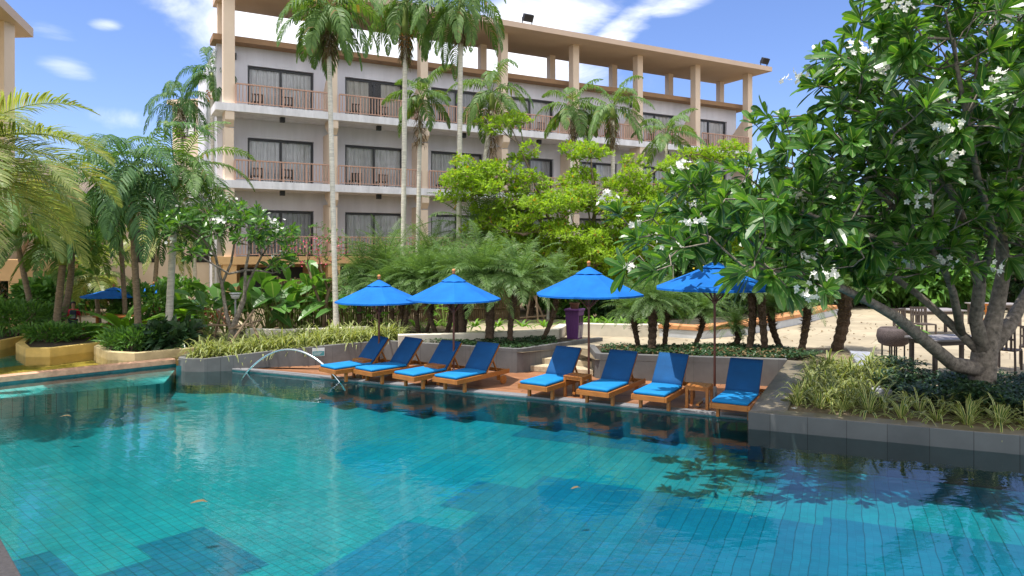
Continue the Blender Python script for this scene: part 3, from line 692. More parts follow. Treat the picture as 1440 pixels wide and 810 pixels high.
def make_lounger(ang=50):
    t=thing('sun_lounger','','sun lounger',(0,0,0),0,'sun loungers along the pool deck')
    W=.335; Lh=1.06
    for sx in (-1,1):
        m=MB(); m.box(sx*W-.02,sx*W+.02,.0,1.86,.215,.315); m.build('side_rail',m_teak,t,bevel=.005)
    m=MB(); m.box(-W+.021,W-.021,.0,.04,.215,.315); m.build('front_rail',m_teak,t,bevel=.005)
    m=MB(); m.box(-W+.021,W-.021,1.80,1.84,.225,.305); m.build('rear_rail',m_teak,t,bevel=.005)
    m=MB()
    for i in range(10): m.box(-W+.022,W-.022,.07+i*.1,.135+i*.1,.285,.305)
    m.build('slats',m_teak,t)
    for sx in (-1,1):
        m=MB(); m.box(sx*(W-.055)-.03,sx*(W-.055)+.03,.30,.37,0,.29); m.build('leg',m_teak,t,bevel=.005)
        m=MB(); m.box(sx*(W-.055)-.03,sx*(W-.055)+.03,1.50,1.57,.09,.29); l=m.build('leg',m_teak,t,bevel=.005)
        m=MB(); c=V((sx*(W+.035),1.60,.10)); m.tube([c-V((.022,0,0)),c+V((.022,0,0))],.098,16)
        m.tube([c-V((.03,0,0)),c+V((.03,0,0))],.025,8); m.build('wheel',m_teak,t)
    a=radians(ang); d=V((0,cos(a),sin(a))); h=V((0,Lh,.31)); nn=V((0,-sin(a),cos(a)))
    m=MB()
    for sx in (-1,1): m.frame_box(h+d*.38+V((sx*(W-.05),0,0)),V((1,0,0)),d,nn,.022,.38,.02)
    for i in range(7): m.frame_box(h+d*(.06+i*.108),V((1,0,0)),d,nn,W-.075,.036,.011)
    bf=m.build('backrest_frame',m_teak,t,bevel=.004)
    m=MB()
    for sx in (-1,1): m.beam(h+d*.46+V((sx*.2,0,0)),V((sx*.2,1.58,.27)),.03,.03)
    m.build('prop',m_teak,bf)
    m=MB(); soft_slab(m,[(.015,.317),(.03,.317),(.3,.317),(.6,.317),(.9,.317),(Lh-.03,.317),(Lh-.012,.317)],.315,.062,.02)
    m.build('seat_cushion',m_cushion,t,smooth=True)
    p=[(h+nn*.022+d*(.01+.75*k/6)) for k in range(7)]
    m=MB(); soft_slab(m,[(p[0].y,p[0].z)]+[(v.y,v.z) for v in p[1:]],.315,.062,.02); m.build('back_cushion',m_cushionshade,t,smooth=True)
    return t
for o in (m_cushion,m_cushionshade): pass
lng=[ # px, py of the front left corner at frame height, heading, label
 (448.3,516,44,'sun lounger at the far left end of the row, beside the steel arch'),
 (496.9,519,42,'second sun lounger from the left, just right of the leftmost parasol pole'),
 (551.7,525.5,39.5,'sun lounger left of the second parasol pole, foot end partly behind a side table'),
 (608,530,36.5,'sun lounger with visible wheel, rightmost of the left group under two parasols'),
 (728,539.4,34,'sun lounger in front of the steps and purple bin, first right of the gap'),
 (810.2,547.4,32.7,'sun lounger with bright seat right of the third parasol pole, sunlit corner on its back'),
 (887,554,31,'sun lounger with dappled shade on its seat, left of the dark side table'),
 (997.5,566,29.5,'nearest sun lounger, at the right end against the dark stone planter')]
proto=make_lounger()
for i,(px,py,a,lab) in enumerate(lng):
    p=at(px,py,.315); a=radians(a); x=V((cos(a),-sin(a),0)); p=p+x*.355; p.z=0
    if i==0: proto.location=p; proto.rotation_euler=(0,0,-a); proto['label']=lab
    else: dup(proto,p,-a,lab)
# ---------------------------------------------------------------- side tables
def side_table():
    t=thing('side_table','','side table',(0,0,0),0,'small teak side tables between the loungers')
    w=.225; m=MB()
    for i in range(5): m.box(-w+.09*i+.003,-w+.09*(i+1)-.003,-w,w,.42,.445)
    m.build('table_top',m_teak,t,bevel=.004)
    m=MB(); m.box(-w+.012,w-.012,-w+.012,-w+.034,.36,.419); m.box(-w+.012,w-.012,w-.034,w-.012,.36,.419)
    m.box(-w+.012,-w+.034,-w+.035,w-.035,.36,.419); m.box(w-.034,w-.012,-w+.035,w-.035,.36,.419); m.build('apron',m_teak,t,bevel=.003)
    for x in (-1,1):
        for y in (-1,1):
            m=MB(); m.box(x*(w-.03)-.027,x*(w-.03)+.027,y*(w-.03)-.027,y*(w-.03)+.027,0,.418); m.build('leg',m_teak,t,bevel=.004)
    m=MB(); m.box(-.03,.03,-w+.05,w-.05,.06,.10); m.build('stretcher',m_teak,t); return t
st=side_table()
for i,(px,py,a,lab) in enumerate([(504,531.5,42,'teak side table between the two leftmost sun loungers'),(607,541,37,'teak side table in front of the second parasol pole'),
        (806,559,33,'bright orange teak side table at the third parasol pole, front of the steps'),(980,575.5,28,'dark brown side table between the two rightmost sun loungers')]):
    p=at(px,py,0); a=radians(a); p=p+V((sin(a),cos(a),0))*.2
    if i==0: st.location=p; st.rotation_euler=(0,0,-a); st['label']=lab
    else: dup(st,p,-a,lab)
# ---------------------------------------------------------------- parasols
def parasol(name,label,base,width,zrim,zapex,rot,stand=True):
    t=thing(name,label,'parasol',base,rot,'blue market parasols')
    R=width/2; H=zapex-.10; n=8; zr=zrim-base.z; za=zapex-base.z-.1
    m=MB(); rr=.30; zc=zr+(za-zr)*(1-.24/R*.92)  # main canopy with sagging panels
    rings=[]
    for f in (.235/R,.5,.75,1.0):
        ring=[]
        for k in range(n*4):
            a=2*pi*k/(n*4); u=(k%4)/4; sag=1-.045*sin(pi*u)*f; rad=R*f*((cos(pi/n)/cos((u-.5)*2*pi/n)))
            z=za-(za-zr)*f**.93-.012*sin(pi*u)*f
            if f==1.0: z+=-.0
            ring.append(m.vert((rad*cos(a),rad*sin(a),z)))
        rings.append(ring)
    for i in range(3):
        for k in range(n*4):
            q=(k+1)%(n*4); m.face((rings[i][k],rings[i][q],rings[i+1][q],rings[i+1][k]))
    low=[m.vert((m.v[v][0]*1.003,m.v[v][1]*1.003,m.v[v][2]-.035)) for v in rings[-1]]
    for k in range(n*4):
        q=(k+1)%(n*4); m.face((rings[-1][k],rings[-1][q],low[q],low[k]))
    cn=m.build('canopy',m_canvas,t)
    so=cn.modifiers.new('solid','SOLIDIFY'); so.thickness=.004
    m=MB(); top=m.vert((0,0,za+.035)); ring=[]
    for k in range(n*4):
        a=2*pi*k/(n*4); u=(k%4)/4; rad=.30*(cos(pi/n)/cos((u-.5)*2*pi/n)); ring.append(m.vert((rad*cos(a),rad*sin(a),za-(za-zr)*(.30/R)**.93+.022+.012*sin(pi*u))))
    for k in range(n*4): m.face((top,ring[k],ring[(k+1)%(n*4)]))
    v=m.build('vent_cap',m_canvas,cn); so=v.modifiers.new('solid','SOLIDIFY'); so.thickness=.004
    m=MB(); m.tube([(0,0,0.05),(0,0,za+.04)],.024,12); m.build('pole',m_teakdark,t)
    m=MB(); m.lathe((0,0,za+.035),[(.028,0),(.038,.012),(.03,.04),(.036,.05),(.042,.075),(.036,.1),(.012,.115)],12); m.build('finial',m_finial,t,smooth=True)
    for k in range(n):
        a=2*pi*k/n; d=V((cos(a),sin(a),0)); m=MB(); m.beam(d*.06+V((0,0,za-.06)),d*(R*.975)+V((0,0,zr-.028)),.018,.022); rb=m.build('rib',m_teakdark,t)
        m=MB(); m.beam(d*.05+V((0,0,zr-.28)),d*(R*.5)+V((0,0,za-(za-zr)*.53-.02)),.016,.02); m.build('strut',m_teakdark,rb)
    m=MB(); m.lathe((0,0,zr-.33),[(.03,0),(.05,.01),(.05,.07),(.03,.08)],12); m.build('hub',m_teakdark,t)
    m=MB(); m.lathe((0,0,.0),[(.24,0),(.25,.02),(.24,.06),(.06,.075),(.045,.09),(.04,.32),(.028,.325)],20); m.build('base',m_base,t)
    return t
def par(px,pyb,width_px,pyrim,pyapex,rot,label,D=None,z0=0):
    b=at(px,pyb,z0); D=b.y
    parasol('parasol',label,b,width_px*D/1000,HC-(pyrim-350)/1000*D,HC-(pyapex-350)/1000*D,rot)
par(533,528,122,423,389,.35,'blue parasol over the two leftmost loungers')
par(638,538,132,420,381,.1,'blue parasol second from the left, above the wheeled lounger')
par(828,551,154,413,370,.42,'blue parasol standing at the deck steps, in front of the purple bin')
par(1005,566,172,404,362,.2,'blue parasol at the right, partly hidden by frangipani leaves')
par(160,466,84,416,401,.3,'small distant blue parasol over the wooden picnic table',z0=.12)
par(216,458,50,410,398,.1,'farthest blue parasol, half hidden behind the dark palm fronds',z0=.12)
# ---------------------------------------------------------------- steel arch in the pool
m=MB(); a=at(340,523,ZW); b=at(486,538,ZW); a.z=b.z=-.25; pts=[]
for k in range(33):
    u=k/32; p=a.lerp(b,u); p.z=-.25+.88*sin(pi*u)**.8*(1.0); pts.append(p)
m.tube(pts,.026,12); t=m.build('pool_arch',m_steel,smooth=True); tag(t,'curved steel rail arching out of the pool water','handrail')
# depth notice on the planter wall
p=WL1.lerp(WC,.66); d=(WC-WL1).normalized(); n=V((d.y,-d.x,0))
pc=at(448,489,.40); 
s=((pc-WL1).dot(d)); c=WL1+d*s+n*.012; c.z=.36
# follow the wall, which bends: drop onto it
sg=thing('pool_notice','small white and teal notice plate on the grey planter wall','notice',c,atan2(d.y,d.x))
m=MB(); m.box(-.16,.16,-.008,.0,-.11,.11); m.build('plate',pbr('white plate',(.62,.68,.70),.4,.05,4),sg)
m=MB(); m.box(-.15,.15,-.011,-.0085,-.10,.02); m.build('teal_panel',pbr('teal panel',(.04,.22,.25),.4,.1,6),sg)
m=MB()
for i in range(3): m.box(-.13,.10-.03*i,-.0125,-.0112,-.02-.025*i,-.012-.025*i)
m.box(-.13,.13,-.0095,-.0082,.055,.07); m.build('text_lines',pbr('pale text',(.6,.66,.68),.5,.05,6),sg)
# ---------------------------------------------------------------- purple litter bin with a plant
p=at(801,504,.5); p=atd(808,440,20.6); p.z=.5
bn=thing('litter_bin','purple wooden litter bin topped with a potted plant at the steps','litter bin',p,-radians(28))
ztop=HC-(437-350)/1000*p.y-.5
m_purple=wood('purple paint',(.075,.02,.10),(.13,.04,.17),.5,(8,8,1),5)
m=MB(); w0,w1=.17,.215
q=[]
for w,z in ((w0,0),(w1,ztop)): q.append([m.vert((x*w,y*w,z)) for x,y in ((-1,-1),(1,-1),(1,1),(-1,1))])
for i in range(4):
    j=(i+1)%4; m.face((q[0][i],q[0][j],q[1][j],q[1][i]))
m.face(q[0][::-1]); m.face(q[1]); m.build('body',m_purple,bn,bevel=.015)
m=MB(); m.box(-.24,.24,-.24,.24,ztop+.002,ztop+.06); m.build('rim',m_purple,bn,bevel=.015)
for y in (-.09,.09):
    m=MB(); zc=ztop*.72; xx=w0+(w1-w0)*.72
    m.frame_box(V((xx+.002,y,zc)),V((0,1,0)),V((.08/ (ztop),0,1)).normalized(),V((1,0,0)),.055,.10,.012); m.build('opening',m_dark,bn)
    m=MB(); zc=ztop*.28; xx=w0+(w1-w0)*.28
    m.frame_box(V((xx+.0,y,zc)),V((0,1,0)),V((.08/ztop,0,1)).normalized(),V((1,0,0)),.07,.18,.012); m.build('door_panel',pbr('weathered panel',(.35,.30,.30),.7,.3,8),bn)
m=MB(); m.lathe((0,0,ztop+.062),[(.11,0),(.14,.13),(.155,.14),(.155,.17),(.12,.17)],14); pt=m.build('plant_pot',pbr('brown pot',(.12,.05,.03),.6,.2,5),bn)
m=MB(); rg=random.Random(5)
for i in range(46):
    a=rg.uniform(0,2*pi); e=rg.uniform(.3,1.3); l=rg.uniform(.16,.3); d=V((cos(a)*cos(e),sin(a)*cos(e),sin(e))); s=d.cross(UP).normalized()
    o=V((0,0,ztop+.24)); m.ribbon([o,o+d*l*.5,o+d*l-UP*.05],s,[.012,.03,.003])
m.build('pot_foliage',m_palmdark,pt)
# ---------------------------------------------------------------- stone bowl on a stand
p=at(1256,510,.5)
ub=thing('stone_bowl','large speckled stone bowl on a slim iron stand on the plaza','bowl',p)
k=p.y/1000
m=MB(); m.lathe((0,0,.0),[(.0,24*k),(13*k,24.2*k),(19*k,28*k),(21.5*k,37*k),(20*k,46*k),(16.5*k,49.5*k),(15.5*k,48*k),(14*k,44*k),(0,43*k)],28); m.build('bowl',pbr('speckled stone',(.075,.055,.055),.75,.6,55,.3,60,col2=(.15,.115,.115)),ub,smooth=True)
m=MB()
for i in range(4):
    a=pi/4+pi/2*i; m.tube([(cos(a)*14.5*k,sin(a)*14.5*k,0),(cos(a)*14.5*k,sin(a)*14.5*k,26*k)],.02,6)
for i in range(2): m.tube([((i-.5)*4*k,0,0.0),((i-.5)*4*k,0,25*k)],.02,6)
m.build('stand_legs',m_black,ub)
m=MB(); m.lathe((0,0,2*k),[(0,0),(15*k,0),(15.3*k,.6*k),(15*k,1*k),(0,1*k)],24); m.build('stand_shelf',m_black,ub)
m=MB(); rg=random.Random(8)
for i in range(13):
    a=rg.uniform(-1.2,.7); l=rg.uniform(.35,.8); e=rg.uniform(.4,1.2); d=V((cos(a)*cos(e),sin(a)*cos(e),sin(e))); s=d.cross(UP).normalized(); o=V((.1,0,44*k))
    q=[o+d*l*t-UP*(.5*l*t*t) for t in (0,.4,.6,.8,1)]; m.ribbon(q,s,[.008,.01,.09,.11,.004])
m.build('plant',m_bushbright,ub)
# ---------------------------------------------------------------- dining furniture under the trees
m_dkwood=wood('dark weathered wood',(.05,.035,.028),(.11,.085,.075),.6,(1,9,9),4)
m_tabletop=wood('grey wood top',(.20,.18,.18),(.32,.29,.29),.5,(1,9,9),4)
def dining_table(loc,rot,label,w=1.5,d=.8,h=.75):
    t=thing('dining_table',label,'table',loc,rot,'dark restaurant tables on the plaza')
    m=MB()
    for i in range(6): m.box(-w/2,w/2,-d/2+d/6*i+.004,-d/2+d/6*(i+1)-.004,h-.04,h)
    m.build('table_top',m_tabletop,t,bevel=.004)
    m=MB(); m.box(-w/2+.06,w/2-.06,-d/2+.06,-d/2+.09,h-.13,h-.041); m.box(-w/2+.06,w/2-.06,d/2-.09,d/2-.06,h-.13,h-.041); m.box(-w/2+.06,-w/2+.09,-d/2+.091,d/2-.091,h-.13,h-.041); m.box(w/2-.09,w/2-.06,-d/2+.091,d/2-.091,h-.13,h-.041); m.build('apron',m_dkwood,t)
    for x in (-1,1):
        for y in (-1,1):
            m=MB(); m.box(x*(w/2-.1)-.035,x*(w/2-.1)+.035,y*(d/2-.1)-.035,y*(d/2-.1)+.035,0,h-.041); m.build('leg',m_dkwood,t)
    return t
def dining_chair(loc,rot,label,mat=None):
    mat=mat or m_dkwood
    t=thing('dining_chair',label,'chair',loc,rot,'dark slatted restaurant chairs')
    m=MB()
    for i in range(5): m.box(-.22,.22,-.22+.088*i,-.22+.088*(i+1)-.012,.42,.45)
    m.build('seat',mat,t)
    m=MB(); m.frame_box(V((0,.235,.68)),V((1,0,0)),V((0,1,0)),UP,.22,.012,.02); m.frame_box(V((0,.25,.88)),V((1,0,0)),V((0,1,0)),UP,.22,.014,.03)
    for i in range(5): m.box(-.19+.088*i,-.15+.088*i,.23,.252,.45,.86)
    m.build('backrest',mat,t)
    for x in (-1,1):
        m=MB(); m.box(x*.21-.02,x*.21+.02,-.22,-.18,0,.419); m.build('leg',mat,t)
        m=MB(); m.beam(V((x*.235,.21,0)),V((x*.235,.255,.92)),.035,.035,V((0,1,0))); m.build('leg',mat,t)
    return t
dining_table(at(1352,535,.5)+V((.3,.9,0)),.25,'grey topped dining table just left of the frangipani trunk')
dining_chair(at(1418,522,.5)+V((.1,.2,0)),2.2,'dark slatted chair right of the frangipani trunk')
dining_chair(at(1452,515,.5),2.6,'dark slatted chair at the right frame edge behind the trunk')
dining_table(at(1330,478,.5)+V((.5,1.5,0)),.1,'farther grey dining table beyond the stone bowl',1.6,.9)
dining_chair(at(1283,486,.5)+V((.3,.8,0)),.4,'dark chair just behind the stone bowl')
dining_chair(at(1308,482,.5)+V((.3,.8,0)),.1,'dark chair pulled up to the farther dining table',)
dining_chair(at(1355,478,.5)+V((1.6,1.5,0)),-.7,'orange brown folding chair at the farther dining table',m_teak)
dining_table(at(1430,470,.5)+V((1,2.5,0)),-.1,'dark dining table farthest back near the pavilion')
# ---------------------------------------------------------------- restaurant pavilion at the right
pv=thing('pavilion','open restaurant pavilion with white roof band behind the frangipani','pavilion',(19.5,33,.5),-.15)
m=MB(); m.box(-7,10,0,9,2.5,3.15); m.build('roof_band',pbr('white fascia',(.70,.70,.70),.7,.06,2),pv)
m=MB(); m.box(-7.2,10.2,-.3,9.2,3.152,3.3); m.build('roof',m_soffit,pv)
m=MB(); m.box(-7,10,6.5,6.7,-.2,2.498); m.build('back_wall',pbr('brown wall',(.14,.09,.06),.9,.3,2),pv)
for x in (-6.5,-1.2,4.2,9.4):
    m=MB(); m.box(x-.2,x+.2,.2,.6,-.2,2.498); m.build('post',m_cream,pv)
m=MB(); m.box(-.6,6,2.2,2.9,-.2,1.15); m.build('bar_counter',m_tabletop,pv)
m=MB(); m.box(.9,3.1,-.06,-.003,1.55,2.0); sgp=m.build('sign_panel',pbr('white menu panel',(.72,.72,.72),.6,.04,3),pv)
m=MB(); m.box(.9,3.1,-.065,-.005,2.002,2.22); m.build('blue_band',pbr('blue band',(.06,.20,.30),.5,.4,12),sgp)
# ---------------------------------------------------------------- picnic table and benches, far left
def picnic():
    t=thing('picnic_table','orange wooden picnic table beside the far shallow pool','table',at(158,474,.12)+V((0,.3,0)),-.15)
    m=MB()
    for i in range(5): m.box(-.62,.62,-.4+.16*i,-.4+.16*(i+1)-.01,.66,.70)
    m.build('table_top',m_teak,t)
    for x in (-1,1):
        for y in (-1,1):
            m=MB(); m.box(x*.52-.035,x*.52+.035,y*.3-.035,y*.3+.035,0,.659); m.build('leg',m_teak,t)
    for k,(dx,dy,lab) in enumerate(((-.25,-.75,'low wooden bench in front of the picnic table'),(.2,.8,'low wooden bench behind the picnic table'))):
        b=thing('bench',lab,'bench',t.location+V((dx,dy,0)),-.15,'picnic benches')
        m=MB(); m.box(-.5,.5,-.15,-.01,.40,.44); m.box(-.5,.5,.01,.15,.40,.44); m.build('seat',m_teak,b)
        for x in (-.42,-.14,.14,.42):
            m=MB(); m.box(x-.03,x+.03,-.12,.12,0,.399); m.build('leg',m_teak,b)
picnic()
# ---------------------------------------------------------------- person
def skin(name,pts,edges,rad,mat,parent,root=0):
    me=bpy.data.meshes.new(name); me.from_pydata(pts,edges,[]); o=bpy.data.objects.new(name,me); C.objects.link(o)
    s=o.modifiers.new('skin','SKIN'); sv=me.skin_vertices[0].data if me.skin_vertices else None
    if sv is None:
        with bpy.context.temp_override(object=o): bpy.ops.mesh.customdata_skin_add()
        sv=me.skin_vertices[0].data
    for i,r in enumerate(rad): sv[i].radius=(r if hasattr(r,'__len__') else (r,r))
    sv[root].use_root=True
    ss=o.modifiers.new('sub','SUBSURF'); ss.levels=2; ss.render_levels=2
    me.materials.append(mat); me.polygons.foreach_set('use_smooth',[True]*len(me.polygons))
    if parent: o.parent=parent
    return o
def person():
    p=at(103,480,.0); p=atd(103,480,25.0); p.z=-.16
    S=.80                                        # a child
    pts=[(0,0,.92),(0,.01,1.08),(0,.0,1.28),(0,.01,1.42),(0,-.01,1.50),(0,-.015,1.57),(0,-.02,1.66),(0,-.02,1.73),
         (.09,0,.88),(.10,-.02,.48),(.11,.04,.09),(.12,-.10,.03),(-.09,0,.88),(-.10,.03,.48),(-.11,.09,.09),(-.12,-.04,.03),
         (.17,0,1.38),(.25,.02,1.12),(.27,-.08,.88),(.27,-.12,.78),(-.17,0,1.38),(-.25,.02,1.12),(-.27,-.08,.88),(-.27,-.12,.78)]
    pts=[tuple(c*S for c in q) for q in pts]
    ed=[(0,1),(1,2),(2,3),(3,4),(4,5),(5,6),(6,7),(0,8),(8,9),(9,10),(10,11),(0,12),(12,13),(13,14),(14,15),(2,16),(16,17),(17,18),(18,19),(2,20),(20,21),(21,22),(22,23)]
    r=[.13,.12,.14,.08,.055,.075,.095,.06,.085,.055,.038,.04,.085,.055,.038,.04,.055,.042,.033,.03,.055,.042,.033,.03]
    m_skin=pbr('skin',(.45,.24,.15),.6,.1,5)
    body=skin('person',pts,ed,[x*S for x in r],m_skin,None); body.location=p; body.rotation_euler=(0,0,.5)
    tag(body,'person in a red shirt with a dark backpack standing in the far shallow pool','person')
    m_redshirt=pbr('red shirt',(.62,.03,.06),.8,.15,8); m_short=pbr('dark shorts',(.03,.035,.06),.8,.2,8); m_hair=pbr('dark hair',(.015,.012,.01),.6,.3,20)
    ids=[0,1,2,3,16,17,20,21]; mp={k:i for i,k in enumerate(ids)}
    skin('shirt',[pts[k] for k in ids],[(mp[a],mp[b]) for a,b in ed if a in mp and b in mp],[S*x for x in (.155,.15,.165,.09,.08,.062,.08,.062)],m_redshirt,body)
    ids=[0,8,9,12,13]; mp={k:i for i,k in enumerate(ids)}
    q=[pts[0],pts[8],tuple(V(pts[8]).lerp(V(pts[9]),.8)),pts[12],tuple(V(pts[12]).lerp(V(pts[13]),.8))]
    skin('shorts',q,[(0,1),(1,2),(0,3),(3,4)],[S*x for x in (.15,.11,.09,.11,.09)],m_short,body)
    m=MB(); m.lathe((0,.01*S,1.62*S),[(.07*S,-.05*S),(.098*S,.0),(.102*S,.06*S),(.085*S,.12*S),(.04*S,.15*S),(.0,.155*S)],14); m.build('hair',m_hair,body,smooth=True)
    m=MB(); m.frame_box(V((0,-.17*S,1.2*S)),V((1,0,0)),V((0,1,0)),UP,.13*S,.075*S,.2*S)
    bp_=m.build('backpack',pbr('dark backpack',(.03,.04,.07),.7,.3,9),body,bevel=.05)
    m=MB(); m.frame_box(V((0,-.255*S,1.12*S)),V((1,0,0)),V((0,1,0)),UP,.09*S,.012*S,.08*S); m.build('pocket',pbr('grey pocket',(.25,.27,.32),.7,.2,9),bp_,bevel=.02)
person()
# second figure in pink beyond the picnic table
# ---------------------------------------------------------------- garden lamp
p=atd(331,462,21.3); p.z=.3
gl=thing('garden_lamp','white saucer garden lamp on a thin post by the staked frangipani','lamp',p)
h=HC-(416-350)/1000*21.3-p.z
m=MB(); m.tube([(0,0,-.1),(0,0,h-.05)],.028,8); m.build('post',m_base,gl)
m=MB(); m.lathe((0,0,h-.1),[(.03,0),(.10,.02),(.13,.09),(.14,.14),(.12,.14),(.1,.05),(.0,.04)],18); m.build('lamp_head',pbr('white lamp bowl',(.6,.6,.6),.5,.05,3),gl,smooth=True)
m=MB(); m.lathe((0,0,h+.06),[(.0,0),(.17,.0),(.18,.015),(.17,.03),(.0,.04)],18); m.build('lamp_lid',pbr('white lamp lid',(.7,.7,.7),.5,.05,3),gl,smooth=True)
# ---------------------------------------------------------------- bamboo fence in the bed
def fence(name,label,a,b,h,n,seed,mat):
    rg=random.Random(seed); t=thing(name,label,'fence',a); d=b-a
    m=MB()
    for i in range(n):
        q=d*(i/(n-1)); hh=h*rg.uniform(.88,1.05); m.tube([q+V((0,0,-.1)),q+V((rg.uniform(-.02,.02),0,hh))],.035,5)
    m.build('poles',mat,t); m=MB(); n2=V((0,-.06,0)); m.tube([n2+V((0,0,h*.3)),n2+d+V((0,0,h*.3))],.03,5); m.tube([n2+V((0,0,h*.75)),n2+d+V((0,0,h*.75))],.03,5); m.build('rail',mat,t); return t
m_bamboo=wood('aged bamboo',(.10,.065,.03),(.26,.18,.085),.7,(8,8,1),5)
fence('bamboo_fence','brown bamboo pole fence behind the big leaves left of the white trunk',atd(375,470,25).xy.to_3d()+V((0,0,.3)),atd(560,470,25.5).xy.to_3d()+V((0,0,.3)),1.75,62,3,m_bamboo)
fence('bamboo_fence','darker bamboo pole fence behind the feathery palms',atd(562,470,26.0).xy.to_3d()+V((0,0,.3)),atd(730,470,27).xy.to_3d()+V((0,0,.3)),1.9,60,4,m_bamboo)
# ---------------------------------------------------------------- vegetation builders
import numpy as np
def unit(v): return v.normalized() if v.length>1e-9 else V((0,0,1))
def frond(M, base, az, elev, L, droop, nl, ll, lw, hang, rg, start=.14, curl=0, rr=.014, vee=.35, tipk=.45):
    """pinnate frond: arching rachis with drooping leaflets on both sides"""
    n=12; d=V((cos(az)*cos(elev),sin(az)*cos(elev),sin(elev))); p=V(base); pts=[p.copy()]; side0=V((-sin(az),cos(az),0)); tw=rg.uniform(-.25,.25)
    for i in range(n):
        d=unit(d+V((0,0,-droop/n*(.5+1.2*i/n)))+side0*(curl/n)); p=p+d*(L/n); pts.append(p.copy())
    M.tube(pts,[rr*(1-.8*i/n)+.002 for i in range(n+1)],3,cap=False)
    for i in range(nl):
        t=start+(1-start)*(i+.5)/nl; k=min(int(t*n),n-1); f=t*n-k; q=pts[k].lerp(pts[k+1],f); dd=unit(pts[k+1]-pts[k])
        sd=dd.cross(UP); sd=unit(sd if sd.length>.05 else side0); up=sd.cross(dd)
        env=(sin(pi*min(1,t*.88+.12)))**.55*(1-tipk*t*t)
        for s in (-1,1):
            if rg.random()<.04: continue
            l=ll*env*rg.uniform(.85,1.1); sv=unit(sd*s*cos(tw)+dd*(.45+.5*t)+up*(vee+s*tw)+V((rg.uniform(-.12,.12),rg.uniform(-.12,.12),rg.uniform(-.12,.12))))
            d2=unit(sv+V((0,0,-hang*rg.uniform(.7,1.3)))); d3=unit(d2+V((0,0,-hang*1.1)))
            a=q; b=a+sv*l*.3; c=b+d2*l*.4; e=c+d3*l*.3; w=unit(dd-sv*dd.dot(sv))*lw*.5
            ia=M.vert(a-w*.5); ib=M.vert(a+w*.5); ic=M.vert(b-w); idd=M.vert(b+w); ie=M.vert(c-w*.8); iff=M.vert(c+w*.8); ig=M.vert(e)
            M.face((ia,ib,idd,ic)); M.face((ic,idd,iff,ie)); M.face((ie,iff,ig))
def palm(name,label,base,top,r0,r1,tmat,nf,L,ll,lw,droop,hang,mat,seed,group=None,e0=-.5,e1=1.25,shaft=.7,nl=34,lean=0,fruit=False,skirt=0,azs=None,bulge=0,rings=True):
    rg=random.Random(seed); t=thing(name,label,'palm tree',base,0,group); b=V((0,0,0)); tp=top-base; m=MB(); pts=[]; n=22
    for i in range(n+1):
        u=i/n; p=b.lerp(tp,u); p=p+V((sin(pi*u)*lean,0,0)); pts.append(p)
    rad=[(r0+(r1-r0)*(i/n)**.6)*(1+(.25 if i==0 else 0))*(1.0+(.05 if i%2 else -.02)) for i in range(n+1)]
    pts[0]=pts[0]-UP*.1; m.tube(pts,rad,10); m.build('trunk',tmat,t,smooth=True)
    if shaft:
        m=MB(); m.tube([tp-UP*.02,tp+UP*shaft*.3,tp+UP*shaft*.8,tp+UP*shaft],[r1*1.15,r1*1.5,r1*1.15,r1*.7],10); m.build('crown_shaft',m_shaft,t,smooth=True)
    cb=tp+UP*shaft; m=MB()
    for i in range(nf):
        u=(i+.5)/nf; el=e1+(e0-e1)*u**.8+rg.uniform(-.12,.12); az=i*2.39996+rg.uniform(-.25,.25)
        if azs: az=azs[0]+(azs[1]-azs[0])*((i*.618)%1)
        frond(m,cb+UP*rg.uniform(-.1,.05),az,el,L*rg.uniform(.85,1.1),droop*rg.uniform(.8,1.25),nl,ll,lw,hang,rg,curl=rg.uniform(-.3,.3))
    m.build('crown',mat,t)
    if fruit:
        m=MB(); 
        for i in range(90):
            a=rg.uniform(0,2*pi); q=tp+V((cos(a)*rg.uniform(.1,.3),sin(a)*rg.uniform(.1,.3),rg.uniform(-.55,.05))); m.lathe(q,[(.0,-.03),(.03,0),(0,.03)],5)
        m.build('fruit',m_fruit,t)
    if skirt:
        m=MB()
        for i in range(260):
            a=rg.uniform(0,2*pi); z=rg.uniform(-skirt,.1); rr=rg.uniform(.8,2.2)*r1; q=tp+V((cos(a)*r1,sin(a)*r1,z)); d=unit(V((cos(a),sin(a),rg.uniform(-1.2,.3)))); l=rg.uniform(.2,.5)
            m.ribbon([q,q+d*l*.5,q+d*l*.7-UP*l*.4],unit(V((-sin(a),cos(a),0))),[.012,.016,.003])
        m.build('dry_fibre',m_straw,t)
    return t
